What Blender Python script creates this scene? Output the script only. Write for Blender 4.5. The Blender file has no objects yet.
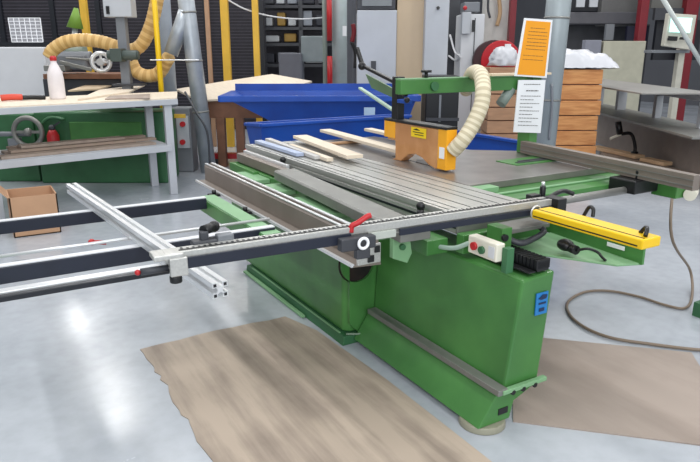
import bpy, bmesh, math, random
from mathutils import Vector, Matrix
random.seed(7)
scn = bpy.context.scene
COL = scn.collection
# ------------------------------------------------------------------ camera
H, FP, HY, XL = 1.6, 640.0, 50.0, -42.0
PIT = math.atan((231-HY)/FP)
YAW = math.atan((350-XL)/(FP/math.cos(PIT)))
FW = Vector((math.sin(YAW), math.cos(YAW), 0)); RT = Vector((math.cos(YAW), -math.sin(YAW), 0))
cam = bpy.data.cameras.new('camera'); cam.sensor_width = 36; cam.lens = 36*FP/700
co = bpy.data.objects.new('camera', cam); COL.objects.link(co)
co.location = (0, 0, H); co.rotation_euler = (math.pi/2-PIT, 0, -YAW); scn.camera = co
cam.clip_end = 200

def ray(px, py):
    u = (px-350)/FP; v = (231-py)/FP
    return FW*(math.cos(PIT)+v*math.sin(PIT)) + RT*u + Vector((0, 0, -math.sin(PIT)+v*math.cos(PIT)))
def P(px, py, z=0.0):
    d = ray(px, py); t = (z-H)/d.z
    return Vector((d.x*t, d.y*t, z))
def S(px, py, s):          # point at horizontal distance s in front of the viewer's spot
    d = ray(px, py); t = s/d.dot(FW)
    return Vector((d.x*t, d.y*t, H+d.z*t))
def X(px, py, x):
    d = ray(px, py); t = x/d.x
    return Vector((x, d.y*t, H+d.z*t))
def Y(px, py, y):
    d = ray(px, py); t = y/d.y
    return Vector((d.x*t, y, H+d.z*t))

# ------------------------------------------------------------------ materials
def lin(c):
    return tuple(((v/255)/12.92 if v/255 <= .04045 else ((v/255+.055)/1.055)**2.4) for v in c)
MATS = {}
def mat(name, rgb, rough=.5, metal=0., var=.12, scale=6., bump=0., emit=0., trans=0., alpha=1., stretch=(1, 1, 1), rgb2=None, spec=.5):
    if name in MATS: return MATS[name]
    m = bpy.data.materials.new(name); m.use_nodes = True
    nt = m.node_tree; b = nt.nodes['Principled BSDF']
    c = lin(rgb); c2 = lin(rgb2) if rgb2 else tuple(v*(1-var) for v in c)
    tc = nt.nodes.new('ShaderNodeTexCoord'); mp = nt.nodes.new('ShaderNodeMapping')
    mp.inputs['Scale'].default_value = stretch
    nz = nt.nodes.new('ShaderNodeTexNoise'); nz.inputs['Scale'].default_value = scale; nz.inputs['Detail'].default_value = 6
    nt.links.new(tc.outputs['Object'], mp.inputs['Vector']); nt.links.new(mp.outputs['Vector'], nz.inputs['Vector'])
    rp = nt.nodes.new('ShaderNodeValToRGB')
    rp.color_ramp.elements[0].position = .35; rp.color_ramp.elements[1].position = .65
    rp.color_ramp.elements[0].color = (*c2, 1); rp.color_ramp.elements[1].color = (*c, 1)
    nt.links.new(nz.outputs['Fac'], rp.inputs['Fac']); nt.links.new(rp.outputs['Color'], b.inputs['Base Color'])
    b.inputs['Roughness'].default_value = rough; b.inputs['Metallic'].default_value = metal
    b.inputs['Specular IOR Level'].default_value = spec
    if bump:
        bp = nt.nodes.new('ShaderNodeBump'); bp.inputs['Strength'].default_value = bump; bp.inputs['Distance'].default_value = .01
        nt.links.new(nz.outputs['Fac'], bp.inputs['Height']); nt.links.new(bp.outputs['Normal'], b.inputs['Normal'])
    if emit:
        b.inputs['Emission Color'].default_value = (*c, 1); b.inputs['Emission Strength'].default_value = emit
    if trans: b.inputs['Transmission Weight'].default_value = trans
    b.inputs['Alpha'].default_value = alpha
    MATS[name] = m
    return m
GREEN = mat('green_paint', (76, 134, 68), .34, 0, .2, 3, rgb2=(62, 114, 58))
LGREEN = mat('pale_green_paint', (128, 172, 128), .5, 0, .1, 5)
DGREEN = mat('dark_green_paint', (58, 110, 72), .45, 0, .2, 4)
ALU = mat('aluminium', (196, 196, 192), .38, .55, .12, 14, stretch=(8, .6, 8))
ALUB = mat('aluminium_bright', (222, 224, 226), .3, .45, .06, 10)
ALUD = mat('aluminium_dull', (142, 142, 138), .45, .5, .12, 10)
STEEL = mat('machined_steel', (152, 148, 144), .3, .55, .15, 5, rgb2=(130, 126, 124))
RAILB = mat('rail_grey_brown', (138, 128, 120), .45, .35, .1, 7)
BLACK = mat('black_metal', (26, 30, 38), .45, 0, .2, 8)
BLACKP = mat('black_plastic', (20, 21, 24), .4, 0, .1, 8)
NAVY = mat('navy_bar', (28, 34, 50), .4, 0, .15, 8)
DGREY = mat('dark_grey', (62, 64, 70), .5, 0, .2, 6)
MGREY = mat('mid_grey', (122, 126, 132), .5, 0, .1, 5)
LGREY = mat('light_grey_paint', (186, 190, 196), .5, 0, .06, 4)
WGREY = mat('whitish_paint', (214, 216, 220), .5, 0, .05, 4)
BEIGE = mat('beige_panel', (206, 184, 154), .6, 0, .04, 4)
CREAM = mat('cream_plastic', (226, 222, 206), .5, 0, .04, 6)
YELLOW = mat('yellow_paint', (240, 196, 20), .35, 0, .05, 5)
YEL2 = mat('yellow_post', (228, 182, 62), .5, 0, .12, 5)
ORANGE = mat('orange_paper', (244, 162, 28), .6, 0, .05, 3)
WHITE = mat('white_paper', (236, 238, 242), .6, 0, .03, 3)
RED = mat('red_paint', (190, 34, 40), .4, 0, .12, 6)
DRED = mat('dark_red_paint', (118, 18, 32), .45, 0, .15, 4)
BLUE = mat('blue_paint', (12, 74, 168), .42, 0, .12, 3, rgb2=(10, 62, 150))
STBLUE = mat('sticker_blue', (30, 120, 190), .4, 0, .05, 3)
HOSEY = mat('yellow_hose', (228, 190, 124), .5, 0, .1, 9)
HOSEC = mat('cream_hose', (222, 212, 186), .5, 0, .06, 9)
HOSEB = mat('brown_hose', (128, 112, 96), .5, 0, .08, 9)
GALV = mat('galvanised_steel', (172, 178, 184), .4, .4, .15, 5, rgb2=(150, 158, 166))
WOOD = mat('pine_boards', (214, 154, 96), .6, 0, .2, 4, stretch=(1, 1, 8), rgb2=(186, 122, 70))
LWOOD = mat('pale_plywood', (226, 212, 192), .6, 0, .08, 5, stretch=(6, 1, 1))
BWOOD = mat('brown_wood', (136, 94, 70), .6, 0, .25, 6)
GWOOD = mat('grey_wood', (168, 152, 140), .65, 0, .25, 6, stretch=(1, 8, 1))
CARD = mat('cardboard', (190, 150, 118), .75, 0, .08, 6)
PLASTICBAG = mat('white_plastic_sheet', (206, 208, 214), .35, 0, .06, 8, bump=.5)
MUDBROWN = mat('brown_sheet', (158, 140, 126), .7, 0, .12, 4)
SCREEN = mat('screen_glow', (190, 240, 235), .3, 0, .2, 12, emit=.9)
GUARD = mat('amber_guard', (226, 168, 112), .25, 0, .15, 9, trans=.25, rgb2=(206, 146, 92))
ORCAP = mat('orange_yellow_plastic', (244, 172, 32), .35, 0, .06, 5)
MESHD = mat('dark_mesh', (48, 46, 54), .6, 0, .3, 6)
MINT = mat('mint_enamel', (170, 196, 180), .5, 0, .1, 5)

# ------------------------------------------------------------------ mesh helpers
class M:
    def __init__(s, tf=None): s.bm = bmesh.new(); s.tf = tf
    def box(s, c, d, rz=0., rx=0., ry=0.):
        mt = Matrix.Translation(Vector(c)) @ Matrix.Rotation(rz, 4, 'Z') @ Matrix.Rotation(ry, 4, 'Y') @ Matrix.Rotation(rx, 4, 'X') @ Matrix.Diagonal((d[0], d[1], d[2], 1))
        bmesh.ops.create_cube(s.bm, size=1, matrix=mt); return s
    def bb(s, x0, x1, y0, y1, z0, z1):
        return s.box(((x0+x1)/2, (y0+y1)/2, (z0+z1)/2), (abs(x1-x0), abs(y1-y0), abs(z1-z0)))
    def cyl(s, a, b, r, r2=None, n=20, cap=True):
        a = Vector(a); b = Vector(b); d = b-a
        q = Vector((0, 0, 1)).rotation_difference(d).to_matrix().to_4x4()
        o = bmesh.ops.create_cone(s.bm, cap_ends=cap, segments=n, radius1=r, radius2=r if r2 is None else r2, depth=d.length, matrix=Matrix.Translation((a+b)/2) @ q)
        for v in o['verts']:
            for f in v.link_faces:
                if len(f.verts) == 4: f.smooth = True
        return s
    def bar(s, a, b, w, h):      # rectangular bar from a to b, w across, h upright
        a = Vector(a); b = Vector(b); d = (b-a); L = d.length; d.normalize()
        side = d.cross(Vector((0, 0, 1)))
        if side.length < 1e-4: side = Vector((1, 0, 0))
        side.normalize(); up = side.cross(d)
        r = Matrix((side, d, up)).transposed().to_4x4()
        bmesh.ops.create_cube(s.bm, size=1, matrix=Matrix.Translation((a+b)/2) @ r @ Matrix.Diagonal((w, L, h, 1))); return s
    def sph(s, c, r, sc=(1, 1, 1), n=16):
        o = bmesh.ops.create_uvsphere(s.bm, u_segments=n, v_segments=n//2+2, radius=r, matrix=Matrix.Translation(Vector(c)) @ Matrix.Diagonal((*sc, 1)))
        for v in o['verts']:
            for f in v.link_faces: f.smooth = True
        return s
    def prism(s, poly, axis, a, b):   # poly of 2-tuples, axis 'y': (x,z); 'x': (y,z); 'z': (x,y)
        def mk(p, t):
            return {'y': (p[0], t, p[1]), 'x': (t, p[0], p[1]), 'z': (p[0], p[1], t)}[axis]
        v0 = [s.bm.verts.new(mk(p, a)) for p in poly]; v1 = [s.bm.verts.new(mk(p, b)) for p in poly]
        n = len(poly)
        fs = [s.bm.faces.new(v0), s.bm.faces.new(list(reversed(v1)))]
        for i in range(n): fs.append(s.bm.faces.new((v0[i], v1[i], v1[(i+1) % n], v0[(i+1) % n])))
        bmesh.ops.recalc_face_normals(s.bm, faces=fs)
        return s
    def hexa(s, bot, top):
        v = [s.bm.verts.new(p) for p in list(bot)+list(top)]
        fs = [s.bm.faces.new([v[i] for i in q]) for q in ((0, 1, 2, 3), (7, 6, 5, 4), (0, 4, 5, 1), (1, 5, 6, 2), (2, 6, 7, 3), (3, 7, 4, 0))]
        bmesh.ops.recalc_face_normals(s.bm, faces=fs); return s
    def tube(s, pts, r, n=12, rib=0., sub=8, step=None):
        pts = [Vector(p) for p in pts]
        q = [2*pts[0]-pts[1]] + pts + [2*pts[-1]-pts[-2]]
        out = []
        for i in range(1, len(q)-2):
            k = sub if step is None else max(2, int((q[i+1]-q[i]).length/step))
            for j in range(k):
                t = j/k
                a, b, c, d = q[i-1], q[i], q[i+1], q[i+2]
                out.append(.5*((2*b)+(c-a)*t+(2*a-5*b+4*c-d)*t*t+(3*b-a-3*c+d)*t**3))
        out.append(pts[-1])
        rings = []; nrm = None
        for i, p in enumerate(out):
            d = (out[min(i+1, len(out)-1)]-out[max(i-1, 0)]).normalized()
            if nrm is None:
                nrm = d.cross(Vector((0, 0, 1)))
                if nrm.length < .01: nrm = Vector((1, 0, 0))
            nrm = (nrm-d*nrm.dot(d)).normalized(); bi = d.cross(nrm)
            rr = r*(1+(rib if i % 2 else -rib))
            rings.append([s.bm.verts.new(p+(nrm*math.cos(2*math.pi*k/n)+bi*math.sin(2*math.pi*k/n))*rr) for k in range(n)])
        fs = []
        for i in range(len(rings)-1):
            for k in range(n):
                f = s.bm.faces.new((rings[i][k], rings[i][(k+1) % n], rings[i+1][(k+1) % n], rings[i+1][k])); f.smooth = True; f.material_index = (i//2) % 2 if rib else 0; fs.append(f)
        fs.append(s.bm.faces.new(rings[0])); fs.append(s.bm.faces.new(rings[-1]))
        bmesh.ops.recalc_face_normals(s.bm, faces=fs)
        return s
    def ring(s, c, axis, R, r, n=28, k=8, sc=1.):
        c = Vector(c); axis = Vector(axis).normalized()
        u = axis.cross(Vector((0, 0, 1)));
        if u.length < .01: u = Vector((1, 0, 0))
        u.normalize(); w = axis.cross(u)
        rg = []
        for i in range(n):
            t = 2*math.pi*i/n; d = u*math.cos(t)+w*math.sin(t)
            rg.append([s.bm.verts.new(c+d*(R+r*math.cos(2*math.pi*j/k))+axis*(r*sc*math.sin(2*math.pi*j/k))) for j in range(k)])
        for i in range(n):
            for j in range(k):
                f = s.bm.faces.new((rg[i][j], rg[i][(j+1) % k], rg[(i+1) % n][(j+1) % k], rg[(i+1) % n][j])); f.smooth = True
        return s
    def build(s, name, m, parent=None, bevel=0., label=None):
        org = Vector((0, 0, 0))
        if s.tf is not None: bmesh.ops.transform(s.bm, matrix=s.tf, verts=s.bm.verts)
        if parent is not None: org = ORG[parent.name]
        else:
            xs = [v.co for v in s.bm.verts]
            org = Vector(((min(v.x for v in xs)+max(v.x for v in xs))/2, (min(v.y for v in xs)+max(v.y for v in xs))/2, min(v.z for v in xs)))
        for v in s.bm.verts: v.co -= org
        me = bpy.data.meshes.new(name); s.bm.to_mesh(me); s.bm.free()
        for q in (m if isinstance(m, (list, tuple)) else [m]): me.materials.append(q)
        o = bpy.data.objects.new(name, me); COL.objects.link(o)
        if parent is not None: o.parent = parent
        else: o.location = org
        ORG[o.name] = org
        if bevel:
            bv = o.modifiers.new('bevel', 'BEVEL'); bv.width = bevel; bv.segments = 2; bv.limit_method = 'ANGLE'; bv.angle_limit = .7
        if label: o['label'] = label
        return o
ORG = {}
def spin(cx, cy, ang, dx=0, dy=0, dz=0): return Matrix.Translation((dx, dy, dz)) @ Matrix.Translation((cx, cy, 0)) @ Matrix.Rotation(ang, 4, 'Z') @ Matrix.Translation((-cx, -cy, 0))
FT = spin(2.28, 2.015, -.045)
def thing(name, label, cat, loc, group=None):
    o = bpy.data.objects.new(name, None); COL.objects.link(o); o.location = loc; o.empty_display_size = .1
    ORG[o.name] = Vector(loc); o['label'] = label; o['category'] = cat
    if group: o['group'] = group
    return o
def tag(o, label, cat, group=None, kind=None):
    o['label'] = label; o['category'] = cat
    if group: o['group'] = group
    if kind: o['kind'] = kind
    return o
def struct(o): o['kind'] = 'structure'; return o
def bgb(m, xl, xr, yt, yb, s, depth=.4, ground=False):   # box seen between columns xl..xr, rows yt..yb, front at distance s
    ym = (yt+(yb if yb is not None else yt+40))/2
    a = S(xl, ym, s); b = S(xr, ym, s)
    zt = S((xl+xr)/2, yt, s).z; zb = 0. if (ground or yb is None) else S((xl+xr)/2, yb, s).z
    c = (a+b)/2+FW*(depth/2); w = (Vector((b.x-a.x, b.y-a.y, 0))).length
    m.box((c.x, c.y, (zt+zb)/2), (w, depth, abs(zt-zb)), rz=-YAW); return m
def gnd(px, s):
    q = S(px, 150, s); return (q.x, q.y, 0)

# ------------------------------------------------------------------ setting: floor and hall walls
def floor_mat():
    m = bpy.data.materials.new('painted_concrete'); m.use_nodes = True; nt = m.node_tree; b = nt.nodes['Principled BSDF']
    tc = nt.nodes.new('ShaderNodeTexCoord')
    n1 = nt.nodes.new('ShaderNodeTexNoise'); n1.inputs['Scale'].default_value = .9; n1.inputs['Detail'].default_value = 5
    r1 = nt.nodes.new('ShaderNodeValToRGB'); r1.color_ramp.elements[0].position = .3; r1.color_ramp.elements[1].position = .7
    r1.color_ramp.elements[0].color = (*lin((164, 170, 178)), 1); r1.color_ramp.elements[1].color = (*lin((188, 193, 200)), 1)
    n2 = nt.nodes.new('ShaderNodeTexNoise'); n2.inputs['Scale'].default_value = 14; n2.inputs['Detail'].default_value = 8
    r2 = nt.nodes.new('ShaderNodeValToRGB'); r2.color_ramp.elements[0].position = .3; r2.color_ramp.elements[1].position = .62
    r2.color_ramp.elements[0].color = (.86, .86, .86, 1); r2.color_ramp.elements[1].color = (1, 1, 1, 1)
    mx = nt.nodes.new('ShaderNodeMixRGB'); mx.blend_type = 'MULTIPLY'; mx.inputs[0].default_value = .6
    for n in (n1, n2): nt.links.new(tc.outputs['Object'], n.inputs['Vector'])
    nt.links.new(n1.outputs['Fac'], r1.inputs['Fac']); nt.links.new(n2.outputs['Fac'], r2.inputs['Fac'])
    nt.links.new(r1.outputs['Color'], mx.inputs[1]); nt.links.new(r2.outputs['Color'], mx.inputs[2]); nt.links.new(mx.outputs[0], b.inputs['Base Color'])
    n3 = nt.nodes.new('ShaderNodeTexNoise'); n3.inputs['Scale'].default_value = 2.5; n3.inputs['Detail'].default_value = 5
    mr = nt.nodes.new('ShaderNodeMapRange'); mr.inputs['To Min'].default_value = .08; mr.inputs['To Max'].default_value = .34
    nt.links.new(tc.outputs['Object'], n3.inputs['Vector']); nt.links.new(n3.outputs['Fac'], mr.inputs['Value']); nt.links.new(mr.outputs[0], b.inputs['Roughness'])
    bp = nt.nodes.new('ShaderNodeBump'); bp.inputs['Strength'].default_value = .05; bp.inputs['Distance'].default_value = .02
    nt.links.new(n3.outputs['Fac'], bp.inputs['Height']); nt.links.new(bp.outputs['Normal'], b.inputs['Normal'])
    return m
struct(M().bb(-9, 19, -3, 22, -.2, 0).build('floor', floor_mat()))
WALLM = mat('hall_wall', (96, 98, 104), .8, 0, .1, 1)
struct(M().bb(-9, 19, 20, 20.2, 0, 6).build('wall_back', WALLM))
struct(M().bb(18.8, 19, -3, 20, 0, 6).build('wall_right', WALLM))
struct(M().bb(-9, -8.8, -3, 20, 0, 6).build('wall_left', WALLM))

# ------------------------------------------------------------------ sheets on the floor
def sheet_mat(name, c1, c2, rot, sc):
    m = bpy.data.materials.new(name); m.use_nodes = True; nt = m.node_tree; b = nt.nodes['Principled BSDF']
    tc = nt.nodes.new('ShaderNodeTexCoord'); mp = nt.nodes.new('ShaderNodeMapping'); mp.inputs['Rotation'].default_value = (0, 0, rot); mp.inputs['Scale'].default_value = (sc, .25, 1)
    n = nt.nodes.new('ShaderNodeTexNoise'); n.inputs['Scale'].default_value = 2.2; n.inputs['Detail'].default_value = 7; n.inputs['Roughness'].default_value = .6
    n2 = nt.nodes.new('ShaderNodeTexNoise'); n2.inputs['Scale'].default_value = 3; n2.inputs['Detail'].default_value = 8
    r = nt.nodes.new('ShaderNodeValToRGB'); r.color_ramp.elements[0].position = .38; r.color_ramp.elements[1].position = .6
    r.color_ramp.elements[0].color = (*lin(c2), 1); r.color_ramp.elements[1].color = (*lin(c1), 1)
    ad = nt.nodes.new('ShaderNodeMath'); ad.operation = 'ADD'; m2 = nt.nodes.new('ShaderNodeMath'); m2.operation = 'MULTIPLY_ADD'; m2.inputs[1].default_value = .35; m2.inputs[2].default_value = -.17
    nt.links.new(tc.outputs['Object'], mp.inputs['Vector']); nt.links.new(mp.outputs[0], n.inputs['Vector']); nt.links.new(tc.outputs['Object'], n2.inputs['Vector'])
    nt.links.new(n2.outputs['Fac'], m2.inputs[0]); nt.links.new(n.outputs['Fac'], ad.inputs[0]); nt.links.new(m2.outputs[0], ad.inputs[1])
    nt.links.new(ad.outputs[0], r.inputs['Fac']); nt.links.new(r.outputs['Color'], b.inputs['Base Color']); b.inputs['Roughness'].default_value = .62
    return m
edge = [(.64, 3.377)]
y = 3.377
cur = .645
while y > 1.2:
    y -= random.uniform(.03, .1); cur = .655+random.uniform(-.014, .014)
    edge.append((cur, y))
top = [(1.62, 1.2), (1.63, 2.4), (1.6, 3.1), (1.525, 3.384)] + [(1.525-.885*t/8, 3.384+random.uniform(-.008, .02)) for t in range(1, 8)]
tag(M().prism(edge+top, 'z', .0, .005).build('hardboard_sheet', sheet_mat('worn_hardboard', (184, 168, 152), (146, 132, 120), 0, 3)), 'worn tan sheet with ragged left edge on the floor left of the saw', 'sheet')
tag(M().prism([(1.907, 1.80), (2.595, 1.136), (3.233, 1.80), (2.546, 2.47)], 'z', .0, .006).build('hardboard_sheet', sheet_mat('brown_hardboard', (166, 152, 142), (148, 134, 124), math.radians(-45), 1)), 'grey-brown rectangular sheet on floor right of the saw foot', 'sheet')

# ------------------------------------------------------------------ the sliding table panel saw
saw = thing('panel_saw', 'large green sliding table panel saw with aluminium carriage and cast table', 'panel saw', (1.9, 3.2, 0))
# base beam: sloping side, ledge on top
bs = M().prism([(1.70, 0.03), (1.88, 0.03), (1.90, .11), (2.03, .16), (2.03, .175), (1.80, .175)], 'y', 1.80, 2.845).build('base_beam', GREEN, saw, .004)
br_ = M().prism([(1.63, 0.0), (2.0, 0.0), (2.0, .055), (1.64, .055)], 'y', 2.847, 4.30).build('base_rail', DGREEN, saw, .004)
M().bb(1.638, 1.648, 2.9, 4.2, .0555, .062).build('rail_lip', LGREEN, br_)
M().bb(1.60, 1.625, 3.3, 4.28, 0.006, .022).build('floor_strip', LGREEN, saw, .003)
M().tube([(1.66, 2.86, .062), (1.76, 2.80, .07), (1.86, 2.74, .12), (1.80, 2.70, .15)], .006).build('edge_wire', mat('tarnished', (120, 140, 120), .5), saw)
foot = M().cyl((1.785, 1.87, 0), (1.785, 1.87, .03), .105, .1, 28).build('foot_pad', mat('pad_grey', (150, 148, 130), .5), saw, .004)
M().bb(1.81, 1.865, 1.797, 1.802, .065, .095).build('slot', BLACKP, bs)
M().bb(1.775, 1.83, 1.77, 2.82, .178, .205).build('ledge', ALUD, saw, .003)
M().bb(1.80, 2.06, 1.765, 1.79, .18, .20).build('ledge_front', LGREEN, saw, .003)
for xx in (1.86, 1.92, 1.99): M().cyl((xx, 1.79, .178), (xx, 1.765, .178), .012, n=12).build('bolt', BLACKP, saw)
# column cabinet
cab = M().hexa([(1.835, 1.80, .178), (2.04, 1.80, .178), (2.04, 2.85, .178), (1.835, 2.85, .178)],
               [(1.90, 1.80, .672), (2.09, 1.80, .685), (2.09, 2.85, .685), (1.87, 2.85, .672)]).build('column_cabinet', GREEN, saw, .012)
st = M().bb(1.98, 2.05, 1.792, 1.797, .50, .60).build('sticker', STBLUE, cab)
M().prism([(1.99, .575), (2.015, .592), (2.042, .588), (2.038, .572), (2.01, .568)], 'y', 1.789, 1.791).bb(1.995, 2.037, 1.789, 1.791, .548, .556).bb(2.0, 2.03, 1.789, 1.791, .515, .53).build('emblem', mat('emblem_navy', (20, 44, 82), .5), st)
# main frame with round opening, front face towards the viewer
fr_top = .80
def frame_body():
    m = M()
    x0, x1, y0, y1 = 1.70, 2.30, 2.86, 4.4
    x0 = 1.665; m.prism([(x0, y0+.05), (x0+.03, y0+.015), (x1, y0+.015), (x1, y1), (x0, y1)], 'z', .06, .66)
    return m.build('machine_body', GREEN, saw, .01)
def holed_plate():
    bm = bmesh.new(); cx, cz, r = HC
    m = M(); n = 40
    xa, xb, za, zb = 1.68, 2.06, .062, .655
    out = []
    for i in range(n):
        t = 2*math.pi*i/n; c, s_ = math.cos(t), math.sin(t)
        k = min(((xb-cx) if c > 0 else (cx-xa))/max(abs(c), 1e-6), ((zb-cz) if s_ > 0 else (cz-za))/max(abs(s_), 1e-6))
        out.append((cx+c*k, cz+s_*k, cx+c*r, cz+s_*r))
    for (ya) in (2.855, 2.872):
        vo = [m.bm.verts.new((o[0], ya, o[1])) for o in out]; vi = [m.bm.verts.new((o[2], ya, o[3])) for o in out]
        for i in range(n): m.bm.faces.new((vo[i], vo[(i+1) % n], vi[(i+1) % n], vi[i]))
    vs = list(m.bm.verts)
    for i in range(n):
        for off in (0, n):
            m.bm.faces.new((vs[off+i], vs[off+(i+1) % n], vs[2*n+off+(i+1) % n], vs[2*n+off+i]))
    bmesh.ops.recalc_face_normals(m.bm, faces=m.bm.faces)
    return m
hc = Y(358, 264, 2.856); HC = (hc.x, hc.z, .105)
frame_body()
pl = holed_plate().build('front_plate', GREEN, saw)
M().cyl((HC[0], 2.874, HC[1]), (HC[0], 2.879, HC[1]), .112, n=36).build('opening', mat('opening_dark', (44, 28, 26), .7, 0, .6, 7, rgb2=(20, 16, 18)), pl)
# upper frame under the table
M().bb(1.86, 2.36, 2.14, 2.19, .70, .79).build('cross_beam', GREEN, saw, .004)
M().bb(1.70, 1.82, 2.2, 4.6, .70, .77).build('side_beam', GREEN, saw, .004)
M().bb(1.66, 1.70, 4.15, 4.62, .45, .78).bb(1.70, 1.86, 4.60, 4.62, .45, .78).build('end_box', GREEN, saw, .004)
M().bb(1.45, 1.70, 3.55, 3.80, .73, .76).build('support_arm', LGREEN, saw, .004)
M().bb(1.45, 1.70, 2.90, 3.36, .73, .76).build('support_arm', LGREEN, saw, .004)
M().bb(1.45, 1.70, 2.46, 2.70, .72, .75).build('support_arm', LGREEN, saw, .004)
M().bb(1.45, 1.70, 3.95, 4.3, .73, .76).build('support_arm', LGREEN, saw, .004)
# bolted bracket beside rail end
M().prism([(1.55, .70), (1.63, .665), (1.655, .71), (1.64, .79), (1.55, .79)], 'y', 2.25, 2.28).build('bracket', LGREEN, saw, .003)
M().cyl((1.595, 2.25, .75), (1.595, 2.235, .75), .014, n=12).build('bolt', DGREEN, saw)
# carriage rails
RTF = spin(0, 0, 0, dx=.125)
lr = M(RTF).prism([(1.235, .690), (1.30, .690), (1.30, .790), (1.315, .805), (1.33, .805), (1.33, .795), (1.345, .795), (1.345, .805), (1.365, .805), (1.365, .70), (1.38, .68), (1.38, .672), (1.235, .682)], 'y', 2.28, 4.50).build('roller_rail', RAILB, saw)
M(RTF).bb(1.302, 1.318, 2.28, 4.50, .8055, .810).bb(1.348, 1.368, 2.28, 4.50, .8055, .810).bb(1.225, 1.24, 2.28, 4.50, .683, .696).build('bright_edge', ALUB, lr)
M(RTF).bb(1.25, 1.37, 2.265, 2.28, .69, .78).build('end_plate', ALU, lr, .003)
M(RTF).bb(1.30, 1.33, 2.258, 2.266, .70, .73).bb(1.335, 1.36, 2.258, 2.266, .74, .77).build('end_slot', BLACKP, lr)
for yy in (2.75, 3.45, 4.0): 
    c_ = M().bb(1.285, 1.355, yy-.03, yy+.03, .675, .69).cyl((1.32, yy, .69), (1.32, yy, .715), .014, n=10).build('rail_clamp', BLACKP, saw)
mr_ = M(spin(1.72, 3.75, -.07)).prism([(1.655, .79), (1.81, .79), (1.81, .84), (1.80, .85), (1.665, .85), (1.655, .84)], 'y', 2.18, 3.78).build('middle_rail', ALUD, saw, .002)
M().bb(1.775, 1.80, 3.85, 4.62, .78, .862).build('rail_edge', ALUB, mr_, .002)
M().bb(1.72, 1.775, 3.80, 4.62, .78, .845).build('rail_extension', RAILB, mr_, .002)
# carriage (sliding table) with grooves
gx = [1.905, 1.955, 2.03, 2.14, 2.20, 2.29]
prof = [(1.88, .775), (2.35, .775), (2.35, .87)]
for g in reversed(gx):
    prof += [(g+.006, .87), (g+.006, .862), (g-.006, .862), (g-.006, .87)]
prof += [(1.88, .87), (1.88, .845), (1.888, .842), (1.888, .83), (1.88, .827)]
car = M().prism(prof, 'y', 2.21, 4.85).build('sliding_carriage', ALU, saw)
gm = M()
for g in gx: gm.bb(g-.0055, g+.0055, 2.212, 4.84, .8625, .8645)
gm.bb(1.875, 1.8785, 2.212, 4.84, .80, .812)
gm.build('groove_shadow_strip', BLACK, car)
M().bb(1.87, 2.34, 2.195, 2.21, .78, .868).build('end_cap', ALUD, car, .002)
for (xx, yy) in ((1.845, 4.05), (1.845, 2.45)):
    M().cyl((xx, yy, .80), (xx, yy, .85), .018, n=12).sph((xx, yy, .865), .022).bb(xx-.03, xx+.03, yy-.012, yy+.012, .80, .815).build('clamp_knob', BLACKP, saw)
# cast table
tb = M().prism([(2.362, 2.70), (3.62, 2.70), (3.70, 3.35), (3.25, 3.72), (3.05, 4.75), (2.362, 4.75)], 'z', .83, .87).build('cast_table', STEEL, saw, .003)
M().bb(2.56, 2.575, 3.2, 3.75, .868, .8712).build('blade_slot', BLACK, tb)
M().bb(3.05, 3.60, 3.02, 3.22, .868, .876).build('table_insert', GREEN, tb, .002)
M().bb(3.1, 3.45, 3.06, 3.09, .8765, .88).bb(3.15, 3.45, 3.10, 3.12, .8765, .882).build('insert_bracket', DGREY, tb)
M().bb(2.37, 2.52, 2.62, 2.70, .82, .86).build('table_lip', LGREEN, saw, .002)
# table stand leg to the floor at the right, main box
M().bb(2.30, 2.75, 3.5, 4.3, 0, .83).build('table_pedestal', DGREEN, saw, .01)
# rip rails
rb = M().bb(2.37, 3.74, 2.44, 2.80, .77, .829).build('rip_beam', GREEN, saw, .004)
M().bb(2.40, 3.72, 2.555, 2.575, .831, .838).build('scale_strip', LGREEN, rb)
M().cyl((2.22, 2.33, .815), (3.50, 2.33, .815), .022).build('guide_rod', ALUD, saw)
fh = M().bb(3.22, 3.52, 2.26, 2.44, .80, .88).build('fence_head', BLACKP, saw, .008)
M().bb(3.43, 3.58, 2.14, 2.30, .775, .86).build('head_cover', GREEN, fh, .006)
M().cyl((3.62, 2.16, .80), (3.5, 2.10, .80), .035).build('roller_end', CREAM, fh)
M().cyl((3.30, 2.30, .88), (3.30, 2.30, .91), .02).sph((3.30, 2.30, .92), .022).build('knob', BLACKP, fh)
# rip fence profile lying along the far side
a_, b_ = Vector((3.44, 3.36, .925)), Vector((3.26, 1.93, .925))
rf = M().bar(a_, b_, .05, .085).build('rip_fence', RAILB, saw, .003)
M().bar(a_+Vector((-.028, 0, -.02)), b_+Vector((-.028, 0, -.02)), .004, .006).bar(a_+Vector((-.03, 0, .015)), b_+Vector((-.03, 0, .015)), .003, .004).build('profile_groove', ALUD, rf)
# crosscut fence
fe = M(FT).bb(.50, 2.28, 1.985, 2.045, .915, .945).bb(.51, 2.26, 2.0, 2.04, .89, .915).build('crosscut_fence', ALU, saw, .002)
sm = M(FT).bb(.55, 2.26, 2.0, 2.007, .9455, .9475)
x = .56
i = 0
while x < 2.2:
    if x < 1.15 or i % 1 == 0: sm.bb(x, x+.008, 2.006, 2.006+(.016 if i % 5 else .024), .9455, .9472)
    x += .02; i += 1
sm.build('scale_markings', BLACKP, fe)
M(FT).bb(.57, 1.20, 1.975, 1.985, .885, .925).bb(1.42, 2.27, 1.975, 1.985, .885, .912).build('face_strip', NAVY, fe, .002)
el = M(FT).bb(.46, .56, 1.97, 2.05, .925, .944).bb(.51, .57, 1.965, 1.985, .865, .93).build('fence_end', ALU, fe, .004)
M(FT).cyl((.53, 1.985, .84), (.53, 1.985, .865), .021, n=14).build('end_knob', BLACKP, fe, .003)
M(FT).cyl((.42, 2.0, .89), (.51, 2.0, .89), .012).build('end_rod', DGREY, fe)
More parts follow.
